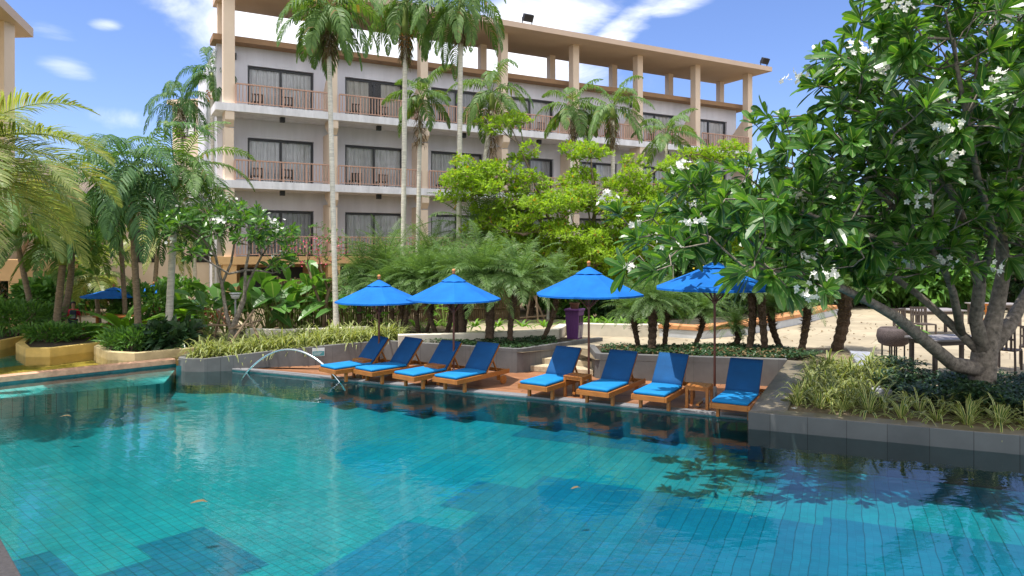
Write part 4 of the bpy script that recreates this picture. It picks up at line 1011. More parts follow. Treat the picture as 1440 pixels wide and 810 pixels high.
def grow(limbs, targets, step, lift, rg, drop=.0):
    """limbs: polylines; the first is the trunk. Links every target to the nearest limb by a bent twig."""
    P=[];PAR=[]
    for li,pl in enumerate(limbs):
        start=-1
        if li:
            d=[(p-pl[0]).length for p in P]; start=int(np.argmin(d))
        for i,p in enumerate(pl):
            if li and i==0: prev=start; continue
            P.append(V(p)); PAR.append(start if (i==0 or (li and i==1)) else len(P)-2)
    root=P[0]; order=sorted(range(len(targets)),key=lambda i:(targets[i]-root).length); tips=[]
    A=np.array([tuple(p) for p in P]); dist=[0]*len(P)
    for i in range(1,len(P)): dist[i]=dist[PAR[i]]+(P[i]-P[PAR[i]]).length if PAR[i]>=0 else 0
    Dn=np.array(dist)
    for ti in order:
        t=targets[ti]; dv=A-np.array(tuple(t)); c=np.sqrt((dv**2).sum(1))+.12*Dn; c[:2]+=3; k=int(np.argmin(c)); s=P[k]; l=(t-s).length
        n=max(1,int(l/step)); mid=s.lerp(t,.5)+V((rg.uniform(-.1,.1)*l,rg.uniform(-.1,.1)*l,lift*l-drop*l)); last=k; new=[]
        for i in range(1,n+1):
            u=i/n; q=s*(1-u)**2+mid*(2*u*(1-u))+t*u*u if n>1 else t
            P.append(q); PAR.append(last); dist.append(dist[last]+(q-P[last]).length); last=len(P)-1; new.append(tuple(q))
        A=np.vstack([A,np.array(new)]); Dn=np.array(dist); tips.append(last)
    return P,PAR,tips
def branch_mesh(P,PAR,rtip,power,fixed=None,n=6,rmax=9):
    W=[0]*len(P); ch=[[] for _ in P]
    for i,p in enumerate(PAR):
        if p>=0: ch[p].append(i)
    R=[0]*len(P)
    for i in range(len(P)-1,-1,-1):
        if not ch[i]: R[i]=rtip
        else: R[i]=min(rmax,(sum(R[c]**power for c in ch[i]))**(1/power))*1.004
    if fixed:
        for i,r in fixed.items(): R[i]=max(R[i]*.6,r)
    m=MB()
    def walk(i,startpt):
        pts=[];rad=[]
        if startpt is not None: pts.append(P[startpt]); rad.append(min(R[startpt],R[i]*1.25))
        while True:
            pts.append(P[i]); rad.append(R[i])
            if not ch[i]: break
            c=max(ch[i],key=lambda c:R[c])
            for o in ch[i]:
                if o!=c: todo.append((o,i))
            i=c
        if len(pts)>1: m.tube(pts,rad,n if max(rad)>.03 else 4)
    todo=[(0,None)]
    while todo: a,b=todo.pop(); walk(a,b)
    return m,R
def plume_leaf(M,o,d,side,L,W,rg,curve=.25):
    """long paddle leaf with a fold along the midrib"""
    prof=((0,.10),(.2,.40),(.45,.82),(.70,1.0),(.89,.80),(1,.16)); up=unit(side.cross(d)); prev=None
    for t,w in prof:
        p=o+d*(L*t)+V((0,0,-curve*L*t*t)); f=up*(W*w*.28); cur=(M.vert(p-side*(W*w)+f),M.vert(p),M.vert(p+side*(W*w)+f))
        if prev:
            M.face((prev[0],prev[1],cur[1],cur[0]),((0,0),(.5,0),(.5,1),(0,1))); M.face((prev[1],prev[2],cur[2],cur[1]),((.5,0),(1,0),(1,1),(.5,1)))
        prev=cur
def whorl(M,p,ax,n,L,W,rg,spread=(.25,1.35),curve=.28):
    ax=unit(ax); x=unit(ax.orthogonal()); y=ax.cross(x)
    for i in range(n):
        a=i*2.39996+rg.uniform(-.2,.2); th=spread[0]+(spread[1]-spread[0])*((i+.5)/n)+rg.uniform(-.1,.12); r=x*cos(a)+y*sin(a); d=unit(ax*cos(th)+r*sin(th)); s=unit(d.cross(ax)); 
        plume_leaf(M,p-ax*(.10*(i/n)),d,s,L*rg.uniform(.55,1.15),W*rg.uniform(.65,1.15),rg,curve*rg.uniform(.3,1.4))
def flowers(M,MY,p,ax,rg,n=9,r=.04,spread=.13):
    for i in range(n):
        c=p+ax*.1+V((rg.gauss(0,1),rg.gauss(0,1),rg.gauss(0,.7)))*spread*.6; nrm=unit(ax+V((rg.gauss(0,.7),rg.gauss(0,.7),rg.gauss(0,.5)))); x=unit(nrm.orthogonal()); y=nrm.cross(x)
        for k in range(5):
            a=2*pi*k/5; d=x*cos(a)+y*sin(a); s=nrm.cross(d); o=c
            ids=[M.vert(o),M.vert(o+d*r*.6+s*r*.42+nrm*.006),M.vert(o+d*r*1.15+s*r*.1+nrm*.012),M.vert(o+d*r*.7-s*r*.38+nrm*.002)]; M.face(ids)
def inside(rg,els):
    vol=[e[1]*e[2]*e[3] for e in els]; e=rg.choices(els,vol)[0]
    while True:
        q=V((rg.uniform(-1,1),rg.uniform(-1,1),rg.uniform(-1,1)))
        if q.length<=1 and rg.random()<(q.length**1.2+.15): return e[0]+V((q.x*e[1],q.y*e[3],q.z*e[2]))
def poisson(rg,els,n,mind,tries=30):
    out=[];grid={}
    for _ in range(n*tries):
        if len(out)>=n: break
        p=inside(rg,els); k=tuple(int(math.floor(c/mind)) for c in p); ok=True
        for a in (-1,0,1):
            for b in (-1,0,1):
                for c in (-1,0,1):
                    for q in grid.get((k[0]+a,k[1]+b,k[2]+c),()):
                        if (q-p).length<mind: ok=False;break
        if ok: out.append(p); grid.setdefault(k,[]).append(p)
    return out
def frangipani(name,label,limbs,els,n,mind,L,W,nleaf,seed,rtrunk,fixed_r,flower=.2,step=.3,rtip=.011,mat=None,lift=.08,power=2.35):
    rg=random.Random(seed); base=V(limbs[0][0]); t=thing(name,label,'tree',base)
    targets=[p-base for p in poisson(rg,els,n,mind)]
    lim=[[V(p)-base for p in l] for l in limbs]
    P,PAR,tips=grow(lim,targets,step,lift,rg)
    fixed={}; idx=0
    for li,pl in enumerate(lim):
        cnt=len(pl)-(1 if li else 0)
        for i in range(cnt):
            fr=fixed_r[li]; u=i/max(1,cnt-1); fixed[idx]=fr[0]+(fr[1]-fr[0])*u; idx+=1
    m,R=branch_mesh(P,PAR,rtip,power,fixed,8,rtrunk); m.build('trunk',m_frangibark,t,smooth=True)
    m=MB(); f=MB()
    ch=set(PAR)
    for k in tips:
        if k in ch and rg.random()<.6: continue
        ax=unit(unit(P[k]-P[PAR[k]])+V((0,0,.55))+V((rg.uniform(-.25,.25),)*3)); whorl(m,P[k],ax,rg.randint(nleaf-4,nleaf+3),L*rg.uniform(.75,1.12),W,rg)
        if rg.random()<flower: flowers(f,None,P[k]+ax*.2,ax,rg,rg.randint(8,18),.046,.15)
    m.build('crown',mat or m_frangi,t); 
    if f.v: f.build('blossoms',m_petal,t)
    return t
def broadleaf(name,label,limbs,els,n,mind,seed,rt,fixed_r,L,W,nleaf,mat,step=.45,rtip=.006,lift=.03,bark=None,cat='tree',spread=(.3,1.5),power=2.3):
    rg=random.Random(seed); base=V(limbs[0][0]); t=thing(name,label,cat,base)
    targets=[p-base for p in poisson(rg,els,n,mind,12)]; lim=[[V(p)-base for p in l] for l in limbs]
    P,PAR,tips=grow(lim,targets,step,lift,rg); fixed={}; idx=0
    for li,pl in enumerate(lim):
        cnt=len(pl)-(1 if li else 0)
        for i in range(cnt): u=i/max(1,cnt-1); fixed[idx]=fixed_r[li][0]+(fixed_r[li][1]-fixed_r[li][0])*u; idx+=1
    m,R=branch_mesh(P,PAR,rtip,power,fixed,6,rt); m.build('trunk',bark or m_barktree,t,smooth=True)
    m=MB()
    for k in tips:
        ax=unit(unit(P[k]-P[PAR[k]])*.6+V((0,0,.6))+V((rg.uniform(-.4,.4),rg.uniform(-.4,.4),0))); x=unit(ax.orthogonal()); y=ax.cross(x); p=P[k]
        for i in range(rg.randint(nleaf-2,nleaf+2)):
            a=i*2.39996+rg.uniform(-.4,.4); th=rg.uniform(*spread); d=unit(ax*cos(th)+(x*cos(a)+y*sin(a))*sin(th)); s=unit(d.cross(ax)); l=L*rg.uniform(.5,1.35); w=W*rg.uniform(.6,1.25); o=p+V((rg.uniform(-1,1),rg.uniform(-1,1),rg.uniform(-1,1)))*L*.35
            u=unit(s.cross(d)); b=o+d*l*.55; e=o+d*l-UP*l*.15
            i0=m.vert(o); i1=m.vert(b-s*w+u*w*.3); i2=m.vert(b+s*w+u*w*.3); i3=m.vert(e); i4=m.vert(b)
            m.face((i0,i4,i1)); m.face((i0,i2,i4)); m.face((i4,i3,i1)); m.face((i4,i2,i3))
    m.build('crown',mat,t); return t
def bush(name,label,c,rx,ry,rz,n,L,W,mat,seed,cat='shrub',group=None,stems=5,up=.5,shell=.55):
    """c: point on the ground under the middle"""
    rg=random.Random(seed); t=thing(name,label,cat,c,0,group); m=MB()
    for i in range(n):
        q=unit(V((rg.gauss(0,1),rg.gauss(0,1),rg.gauss(0,1)))); r=rg.uniform(shell,1)**.6; bump=.78+.5*mnoise.noise(q*2.2+V((seed,0,0)))
        p=V((q.x*rx,q.y*ry,q.z*rz))*r*bump+V((0,0,rz)); 
        if p.z<.03: continue
        d=unit(q+V((rg.gauss(0,.5),rg.gauss(0,.5),rg.gauss(0,.4)+up))); s=unit(d.cross(V((rg.gauss(0,1),rg.gauss(0,1),1)))); l=L*rg.uniform(.6,1.25); w=W*rg.uniform(.7,1.2); u=unit(s.cross(d)); b=p+d*l*.5; e=p+d*l-UP*l*.25
        i0=m.vert(p); i1=m.vert(b-s*w+u*w*.3); i2=m.vert(b+s*w+u*w*.3); i3=m.vert(e); i4=m.vert(b)
        m.face((i0,i4,i1),((.5,0),(.5,.5),(0,.5))); m.face((i0,i2,i4),((.5,0),(1,.5),(.5,.5))); m.face((i4,i3,i1),((.5,.5),(.5,1),(0,.5))); m.face((i4,i2,i3),((.5,.5),(1,.5),(.5,1)))
    m.build('foliage',mat,t)
    m=MB()
    for i in range(stems):
        a=2*pi*i/stems+rg.uniform(-.4,.4); m.tube([(cos(a)*.06,sin(a)*.06,-.1),(cos(a)*rx*.25,sin(a)*ry*.25,rz*.6),(cos(a)*rx*.5,sin(a)*ry*.5,rz*1.2)],[.03,.022,.01],5)
    m.build('stem',m_barktree,t); return t
def bigleaf(name,label,c,n,h,L,W,mat,seed,cat='plant',group=None,el=(.5,1.35),notch=0,curve=.35,spread=.12):
    """clump of long stalks carrying broad blades"""
    rg=random.Random(seed); t=thing(name,label,cat,c,0,group); m=MB(); s_=MB()
    for i in range(n):
        a=i*2.39996+rg.uniform(-.3,.3); e=rg.uniform(*el); hh=h*rg.uniform(.55,1.05); b=V((cos(a)*spread*rg.random(),sin(a)*spread*rg.random(),0)); d=V((cos(a)*cos(e),sin(a)*cos(e),sin(e))); k=b+d*hh
        s_.tube([b-UP*.05,b+d*hh*.5+UP*.03,k],[.022,.016,.01],5)
        d2=unit(d+V((0,0,-.25-rg.random()*.7))+V((rg.uniform(-.2,.2),rg.uniform(-.2,.2),0))); sd=unit(d2.cross(UP)); l=L*rg.uniform(.7,1.15); w=W*rg.uniform(.8,1.1); prev=None; upv=sd.cross(d2); roll=rg.uniform(-.5,.5); sd=unit(sd*cos(roll)+upv*sin(roll)); upv=sd.cross(d2)
        for tt,ww in ((0,.25),(.12,.72),(.3,1),(.55,.95),(.8,.6),(1,.03)):
            p=k+d2*l*tt+V((0,0,-curve*l*tt*tt)); cur=(m.vert(p-sd*w*ww+upv*w*ww*.25),m.vert(p),m.vert(p+sd*w*ww+upv*w*ww*.25))
            if prev: m.face((prev[0],prev[1],cur[1],cur[0]),((0,0),(.5,0),(.5,1),(0,1))); m.face((prev[1],prev[2],cur[2],cur[1]),((.5,0),(1,0),(1,1),(.5,1)))
            prev=cur
    m.build('foliage',mat,t); s_.build('stalks',m_shaft,t); return t
def tuft_mesh(name,mat,n,L,W,seed,e=(.5,1.5)):
    rg=random.Random(seed); m=MB()
    for i in range(n):
        a=rg.uniform(0,2*pi); el=rg.uniform(*e); l=L*rg.uniform(.6,1.15); d=V((cos(a)*cos(el),sin(a)*cos(el),sin(el))); sd=V((-sin(a),cos(a),0)); p=V((cos(a)*.03,sin(a)*.03,0)); pts=[]; dd=d.copy()
        for k in range(6):
            pts.append(p.copy()); p=p+dd*(l/5); dd=unit(dd+V((0,0,-.30-.12*k)))
        m.ribbon(pts,sd,[W*.5,W*.9,W,W*.85,W*.55,W*.05])
    return m
# ---------------------------------------------------------------- tall white-trunked palms before the hotel
def tp(px,py,D): return atd(px,py,D)
def tall(label,pxb,pxt,pyt,D,r,nf,L,seed,zb=.3,**kw):
    t=tp(pxt,pyt,D); b=V((tp(pxb,350,D).x,D,zb)); a=dict(ll=.70,lw=.055,droop=2.6,hang=.95,mat=m_palm,shaft=.75,nl=34,e0=-.6,e1=1.4); a.update(kw)
    return palm('feather_palm',label,b,t,r*1.2,r,kw.pop('tmat',m_barkpale) if False else m_barkpale,nf,L,a['ll'],a['lw'],a['droop'],a['hang'],a['mat'],seed,'tall palms in front of the hotel',a['e0'],a['e1'],a['shaft'],a['nl'],a.get('lean',0),a.get('fruit',False),a.get('skirt',0))
tall('tallest white-trunked palm left of the first parasol, rising from the strap leaf bed',473,462,48,22,.073,20,2.3,11,zb=.45,skirt=.7)
tall('white-trunked palm with orange fruit, second of the tall trio before the hotel',566,570,50,27,.088,20,2.7,12,skirt=1.0,fruit=True,shaft=1.3)
tall('white-trunked palm with drooping crown, third of the tall trio before the hotel',644,648,38,26.5,.088,21,2.9,13,skirt=.6,shaft=1.0)
tall('slim palm with a bushy fern clump on its trunk, close behind the second tall palm',586,591,150,30,.085,11,1.9,14,droop=1.5,skirt=1.6,shaft=.5)
tall('thick-crowned palm with mossy collar right of the third tall palm',668,692,155,31,.09,15,2.7,15,lean=-.2,skirt=2.2,shaft=.8)
tall('short-crowned palm before the third hotel column from the right group, left of its twin',799,806,165,33,.08,12,2.2,16,droop=1.6,skirt=1.2,shaft=.5)
tall('broad-crowned palm beside the shorter one before the upper balconies',862,862,168,33,.09,14,2.6,17,droop=1.7,skirt=1.3,shaft=.6)
tall('low palm emerging from the lime green tree near the hotel right side',935,937,200,34,.08,11,2.4,18,droop=1.5,shaft=.4)
# palms behind at the left
tall('tall palm with hanging dead fronds before the beige annex tower',257,256,150,37,.085,16,2.6,19,mat=m_palmdark,skirt=1.6,shaft=.4)
tall('tall palm with orange fruit touching the hotel corner',302,298,128,35,.09,14,2.6,20,mat=m_palmdark,fruit=True,shaft=.9)
# ---------------------------------------------------------------- palms round the shallow pool
def lp(label,pxb,pyb,pxt,pyt,D,r,nf,L,seed,tm=None,zb=.2,name='feather_palm',**kw):
    b=V((tp(pxb,350,D).x,D,zb)); t=tp(pxt,pyt,D); a=dict(ll=.6,lw=.05,droop=1.5,hang=.5,mat=m_palm,e0=-.4,e1=1.3,shaft=.5,nl=36,lean=0,azs=None,skirt=0); a.update(kw)
    return palm(name,label,b,t,r*1.25,r,tm or m_barkbrown,nf,L,a['ll'],a['lw'],a['droop'],a['hang'],a['mat'],seed,'palms round the shallow pool',a['e0'],a['e1'],a['shaft'],a['nl'],a['lean'],azs=a['azs'],skirt=a['skirt'])
lp('palm with pale straight trunk and full crown right of the dark drooping palm',236,480,247,268,22,.095,22,2.9,31,tm=m_barkpale,droop=1.8,hang=.6,ll=.75)
lp('dark palm with a curtain of hanging fronds above the far parasols',196,470,184,262,21,.085,24,3.1,32,mat=m_palmdark,droop=2.3,hang=.9,e0=-.8,e1=1.35,ll=.85)
lp('slim twin palm trunk behind the dark drooping palm',178,470,166,285,25,.07,16,2.9,33,mat=m_palmdark,droop=1.8)
lp('palm leaning right over the ochre planter, first of the leaning pair',77,480,88,372,22.5,.10,13,2.3,34,droop=1.5,shaft=.9)
lp('palm leaning behind the first one over the ochre planter',80,478,101,350,24,.095,13,2.4,35,droop=1.6,shaft=.6,lean=.15)
lp('palm leaning left beside the side building terrace',52,475,25,345,24,.085,12,2.2,36,droop=1.4,shaft=.7)
lp('young palm with yellow stems behind the far parasol',140,462,134,398,27,.07,12,1.9,37,mat=m_palmgold,droop=1.3,shaft=.3)
lp('pale thin palm trunk by the annex entrance',276,465,272,330,33,.08,12,2.3,38,tm=m_barkpale,mat=m_palmdark,droop=1.7)
lp('coconut palm with long golden fronds reaching in from the left edge',-150,520,-85,235,15.5,.16,14,4.0,39,name='coconut_palm',mat=m_palmgold,droop=1.35,hang=.28,ll=1.1,lw=.036,nl=84,e0=-.35,e1=1.0,shaft=.3,azs=(-1.0,1.4))
lp('green palm crown low behind the coconut palm at the left edge',-40,480,-25,300,20,.1,13,3.2,40,mat=m_palm,droop=1.5,hang=.6,ll=.9,nl=44,e0=-.3,e1=1.1)
lp('distant dark palm behind the picnic table',118,455,120,325,33,.09,15,3.0,41,mat=m_palmdark,droop=1.6)
lp('distant golden palm behind the dark drooping palm',215,455,222,345,33,.09,14,2.8,42,mat=m_palmgold,droop=1.7)
lp('distant green palm left of the leaning palm pair',-5,450,60,290,34,.1,15,3.3,43,mat=m_palmdark,droop=1.6)
# ---------------------------------------------------------------- feathery date palms
def date_crown(seed,nf=46,L=1.25):
    rg=random.Random(seed); m=MB()
    for i in range(nf):
        u=(i+.5)/nf; el=1.4-1.5*u**.9+rg.uniform(-.1,.1)
        frond(m,V((0,0,.05)),i*2.39996+rg.uniform(-.2,.2),el,L*rg.uniform(.8,1.1),1.15*rg.uniform(.7,1.3),32,.30,.012,.35,rg,start=.10,curl=rg.uniform(-.3,.3),rr=.009,vee=.2)
    return m
DC=[]
for sd in (51,52,53):
    o=date_crown(sd).build('crown',m_date); me=o.data; bpy.data.objects.remove(o); DC.append(me)
def date_palm(label,pxb,pyb,pxt,pyt,r,zb=.53,sc=1.0,D=None,seed=0,mat=None):
    b=at(pxb,pyb,zb) if D is None else V((tp(pxb,350,D).x,D,zb)); t=tp(pxt,pyt,b.y); rg=random.Random(seed+pxb)
    g=thing('date_palm',label,'palm tree',b,0,'feathery date palms along the deck and path'); q=t-b; m=MB(); n=16; bend=V((rg.uniform(-.12,.12),rg.uniform(-.1,.1),0)); pts=[];rad=[]
    for i in range(n+1):
        u=i/n; pts.append(V((0,0,0)).lerp(q,u)+bend*sin(pi*u)); rad.append(r*(1.0+.35*u**2)*(1.12 if i%2 else .92))
    pts[0]=pts[0]-UP*.1; m.tube(pts,rad,9); m.build('trunk',m_barkshag,g)
    m=MB()
    for i in range(150):
        u=rg.uniform(.25,1)**.7; a=rg.uniform(0,2*pi); p=V((0,0,0)).lerp(q,u)+bend*sin(pi*u); rr=r*(1+.35*u*u); d=V((cos(a),sin(a),.5)); o=p+V((cos(a),sin(a),0))*rr*.8
        m.ribbon([o,o+d*.05*(1+u),o+d*.09*(1+u)-UP*.03],V((-sin(a),cos(a),0)),[.02,.018,.006])
    m.build('leaf_bases',m_straw,g)
    c=bpy.data.objects.new('crown',DC[(pxb+seed)%3]); C.objects.link(c); c.parent=g; c.location=q; c.rotation_euler=(rg.uniform(-.15,.15),rg.uniform(-.15,.15),rg.uniform(0,6.28)); c.scale=(sc,sc,sc*1.05); return g
dl='feathery date palm '
for a in [(dl+'with slim dark trunk just right of the leftmost parasol pole',549,470,545,408,.065,.95),(dl+'in the middle of the clump under the leftmost parasol rim',558,471,560,404,.06,.95),
    (dl+'on the right of the clump under the leftmost parasol rim',566,472,573,402,.07,1.0),(dl+'between the two left parasol poles, leaning left',590,474,594,400,.065,1.0),(dl+'with thin trunk between the two left parasol poles',598,473,607,410,.05,.85),
    (dl+'leaning left before the second parasol pole',616,476,602,402,.065,1.0),(dl+'directly left of the second parasol pole',627,474,634,396,.075,1.1),(dl+'just right of the second parasol pole',642,475,637,398,.075,1.05),
    (dl+'with forked pale trunk right of the second parasol pole',650,479,652,402,.085,1.1),(dl+'leaning right out of the forked pale trunk',652,478,670,400,.06,.95),(dl+'with thick dark trunk right of the second parasol',688,482,682,392,.12,1.3),
    (dl+'with slanting trunk at the end of the left wall',717,483,729,398,.075,1.25),(dl+'slanting strongly right beside the purple bin',762,480,784,400,.065,.9),(dl+'with slim trunk left of the thick pair behind the fifth lounger',898,489,889,438,.065,.75),
    (dl+'with thick trunk behind the sixth lounger',916,495,917,425,.10,.75),(dl+'with brown trunk right of the thick one behind the loungers',934,489,938,430,.065,.75),(dl+'with curved trunk left of the right parasol pole',976,488,990,438,.06,.7),
    (dl+'shortest of the row, right of the right parasol pole',1030,489,1034,460,.075,.6),(dl+'with straight trunk under the right parasol rim',1053,494,1056,405,.085,.75),(dl+'with straight trunk right of the one under the parasol rim',1076,495,1069,405,.085,.75),
    (dl+'with dark club-shaped top behind the nearest lounger',1098,490,1084,432,.08,.6),(dl+'with tilted trunk at the back of the stone planter',1127,493,1137,425,.085,.7)]:
    date_palm(*a[:6],sc=a[6])
date_palm(dl+'with the thickest scaly trunk beside the strap leaf bed',1176,492,1187,402,.14,sc=.85)
date_palm(dl+'standing alone across the path behind the third parasol',505,470,512,392,.08,sc=1.3,D=24)
for i,(px,pt,D,sc,lab) in enumerate([(535,378,25,1.5,'behind the leftmost parasol'),(672,338,27,2.2,'tallest one, rising behind the second parasol'),(722,342,28,2.0,'tall one left of the lime green tree'),(600,372,27,1.6,'behind the gap between the two left parasols'),(745,398,27,1.3,'low one between the second and third parasols')]):
    date_palm(dl+lab,px,470,px+6,pt,.11,zb=.3,sc=sc,D=D,seed=i+3)
# ---------------------------------------------------------------- frangipani leaning over the pool, right
Dt=13.2
tr=at(1375,560,.22); tr=V((tp(1378,350,Dt).x,Dt,.2))
def L_(*a): return [tp(x,y,D) for x,y,D in a]
fork=tp(1384,500,Dt)
limbs=[[tr-UP*.2,tp(1380,545,Dt),tp(1382,520,Dt),fork],
 [tp(1380,532,Dt),tp(1340,512,12.9),tp(1302,480,12.5),tp(1262,447,12.0),tp(1222,424,11.5),tp(1180,404,11.0),tp(1135,392,10.7),tp(1085,380,10.6)],
 [tp(1384,505,Dt),tp(1352,470,13.2),tp(1320,440,13.2),tp(1288,412,13.1),tp(1250,385,13),tp(1200,370,12.8),tp(1130,360,12.7),tp(1060,345,12.6)],
 [fork,tp(1372,450,13.0),tp(1378,400,12.7),tp(1362,340,12.2),tp(1345,285,11.8),tp(1318,235,11.5),tp(1285,190,11.2),tp(1250,160,11)],
 [fork,tp(1400,440,13.3),tp(1412,380,13.2),tp(1405,310,13),tp(1420,230,12.6),tp(1440,140,12),tp(1450,60,11.5)],
 [fork,tp(1418,460,13.5),tp(1440,420,14),tp(1475,360,14.3),tp(1530,280,14.5),tp(1580,180,14.5)],
 [tp(1345,470,13.2),tp(1340,410,12.6),tp(1322,365,12.0),tp(1290,330,11.4),tp(1255,290,11),tp(1215,250,10.8),tp(1180,225,10.8)],
 [tp(1322,365,12.0),tp(1275,350,11.2),tp(1220,330,10.6),tp(1160,310,10.4),tp(1090,280,10.6),tp(1020,280,11)],
 [tp(1378,400,12.7),tp(1398,330,11.8),tp(1375,250,10.8),tp(1360,170,10.2),tp(1345,90,9.8),tp(1330,20,9.6)]]
els=[(tp(1335,110,10.6),1.9,1.55,1.9),(tp(1205,215,11.0),1.35,.95,1.6),(tp(1085,275,11.4),1.25,.75,1.2),(tp(1440,70,10.4),1.6,1.5,1.8),(tp(1150,350,10.6),1.0,.5,.9),
     (tp(960,325,11.4),.8,.36,.6),(tp(915,372,10.3),.42,.22,.35),(tp(1060,385,10.4),.55,.22,.4),(tp(1100,345,10.8),.8,.5,.7),(tp(1330,260,11.6),1.7,.95,1.5),(tp(1470,250,11.8),1.5,1.3,1.5),(tp(1290,10,10.2),.8,.8,1.2),(tp(1110,190,12.4),.75,.55,.7),(tp(1195,120,11.3),.55,.5,.7),(tp(1560,140,13),2,1.8,2),(tp(1380,120,13.2),2.4,1.7,1.6),(tp(1480,330,13),1.0,.7,1),(tp(1375,335,12.4),1.1,.5,1.0),(tp(1180,270,10.9),1.1,.7,1.0),(tp(1000,300,13.3),1.2,.5,1.1),(tp(1120,285,13.8),1.4,.6,1.2),(tp(940,335,13.0),.7,.3,.7),(tp(1010,270,12.2),1.0,.5,1.0),(tp(1055,330,11.8),1.0,.45,.9),(tp(1045,315,10.6),.9,.36,.7),(tp(1115,388,10.2),.65,.3,.5),(tp(945,330,10.9),.6,.28,.5),(tp(1230,375,11.4),.8,.4,.7),(tp(1300,350,11.8),1.0,.5,.8),(tp(905,300,12.0),.5,.3,.5),(tp(1250,340,11.2),1.1,.6,.9)]
frangipani('frangipani_tree','large white-flowering frangipani leaning over the pool from the right bed',limbs,els+els[5:7]+els[13:15]+els[-6:],1520,.19,.39,.064,14,61,.24,
   [(.24,.22),(.13,.022),(.085,.016),(.12,.022),(.14,.03),(.13,.03),(.065,.014),(.045,.012),(.06,.014)],flower=.13,step=.22,power=2.9,rtip=.010)
# ---------------------------------------------------------------- staked frangipani, left bed
Df=20.2
b=at(318,478,.3); b=V((tp(322,350,Df).x,Df,.3))
def S_(*a): return [tp(x,y,Df+d) for x,y,d in a]
limbs=[[b-UP*.2]+S_((326,468,0),(330,455,0)),
 [tp(326,468,Df)]+S_((318,440,.1),(312,400,.2),(303,360,.2),(285,335,.1),(262,318,0)),
 [tp(330,455,Df)]+S_((344,420,-.1),(345,380,-.2),(352,345,-.3),(366,322,-.4)),
 [tp(330,455,Df)]+S_((338,430,.3),(350,395,.5),(368,360,.7),(385,335,.8)),
 [tp(312,400,Df+.2)]+S_((325,370,.6),(330,340,.8),(325,315,1)),
 [tp(345,400,Df-.15)]+S_((322,385,-.6),(300,372,-.9),(268,352,-1))]
els=[(tp(262,318,Df),.75,.42,.8),(tp(300,312,Df),.9,.42,.9),(tp(352,322,Df-.2),.95,.45,.9),(tp(385,335,Df+.6),.7,.45,.8),(tp(330,300,Df+.5),.8,.3,.8),(tp(275,352,Df-.6),.5,.25,.5),(tp(395,372,Df+.3),.45,.3,.5)]
frangipani('frangipani_tree','young staked frangipani with forked bare stems in the left strap leaf bed',limbs,els,130,.30,.36,.052,13,62,.10,[(.10,.09),(.055,.02),(.055,.02),(.05,.02),(.035,.015),(.03,.015)],flower=.06,step=.2,rtip=.012)
def stake(px0,py0,D0,px1,py1,D1,par,r=.035): 
    m=MB(); m.tube([tp(px0,py0,D0)-par.location,tp(px1,py1,D1)-par.location],[r,r*.85],7); m.build('pole',m_stick,par)
sk=thing('tree_stakes','rough wooden stakes tied in a frame round the young frangipani','stakes',b)
for a in ((315,496,19.3,358,400+35,20),(300,480,20.8,312,433,20.2),(372,494,19.6,348,440,20.1),(330,470,21,303,435,20.5)): stake(*a,sk)
stake(293,457,20.5,358,458,19.9,sk,.03); stake(322,463,19.7,368,450,20.4,sk,.03)
sk2=thing('tree_stakes','pale wooden stakes leaning together on the path side behind the third parasol','stakes',atd(752,465,25))
for a in ((738,462,25,746,415,25.2),(768,455,25.4,748,410,25.2),(757,460,24.8,754,415,25)): stake(*a,sk2,.04)
stake(731,447,25,768,444,25.1,sk2,.035)
# ---------------------------------------------------------------- lime green tree in front of the hotel
Dm=26.0
b=V((tp(815,350,27).x,27,.3))
limbs=[[b-UP*.2,tp(812,430,27),tp(806,395,26.8)],
 [tp(806,395,26.8),tp(785,345,26.2),tp(770,320,26),tp(740,290,25.7),tp(705,265,25.5),tp(672,245,25.3)],
 [tp(785,345,26.2),tp(765,290,26.2),tp(745,240,26.2),tp(728,200,26.2),tp(715,170,26.2)],
 [tp(806,395,26.8),tp(830,340,26.8),tp(838,290,26.8),tp(832,240,27),tp(830,205,27)],
 [tp(830,340,26.8),tp(870,300,26.5),tp(895,250,26.4),tp(893,215,26.4)],
 [tp(806,395,26.8),tp(840,370,25.5),tp(890,340,24.8),tp(940,310,24.6),tp(985,290,24.6)],
 [tp(770,320,26),tp(735,330,24.8),tp(700,320,24.5)]]
els=[(tp(x,y,D),rx,rz,ry) for x,y,D,rx,rz,ry in ((714,178,26.2,.8,.45,.9),(742,212,26.2,.9,.3,.9),(672,238,25.4,1.1,.35,1.0),(700,262,25.4,1.3,.35,1.1),(655,268,25.2,.8,.35,.8),(770,255,26,1.3,.4,1.3),(735,295,25.4,1.7,.42,1.4),(690,318,25,1.0,.35,1.0),
     (832,212,26.8,.9,.4,.9),(850,250,26.6,1.5,.4,1.3),(815,285,26,1.7,.45,1.5),(892,225,26.4,.8,.35,.9),(915,262,26,1.3,.4,1.2),(880,300,25.4,1.9,.5,1.6),(965,240,25.6,1.1,.4,1.1),(985,280,25.0,1.4,.5,1.3),(940,325,24.9,1.9,.55,1.6),(1010,215,26,.8,.4,.8),
     (800,335,25.6,2.0,.5,1.7),(860,355,25.3,2.0,.5,1.6),(770,370,26,1.8,.5,1.3),(820,395,26.2,1.8,.45,1.2),(1020,320,25,1.3,.7,1.3),(745,345,25.4,1.2,.4,1.2))]
rg=random.Random(640); big=els; els=[]
for i in range(230):                             # break the pads into uneven sprays with gaps between them
    p=inside(rg,big); els.append((p,rg.uniform(.3,.75),rg.uniform(.14,.3),rg.uniform(.3,.7)))
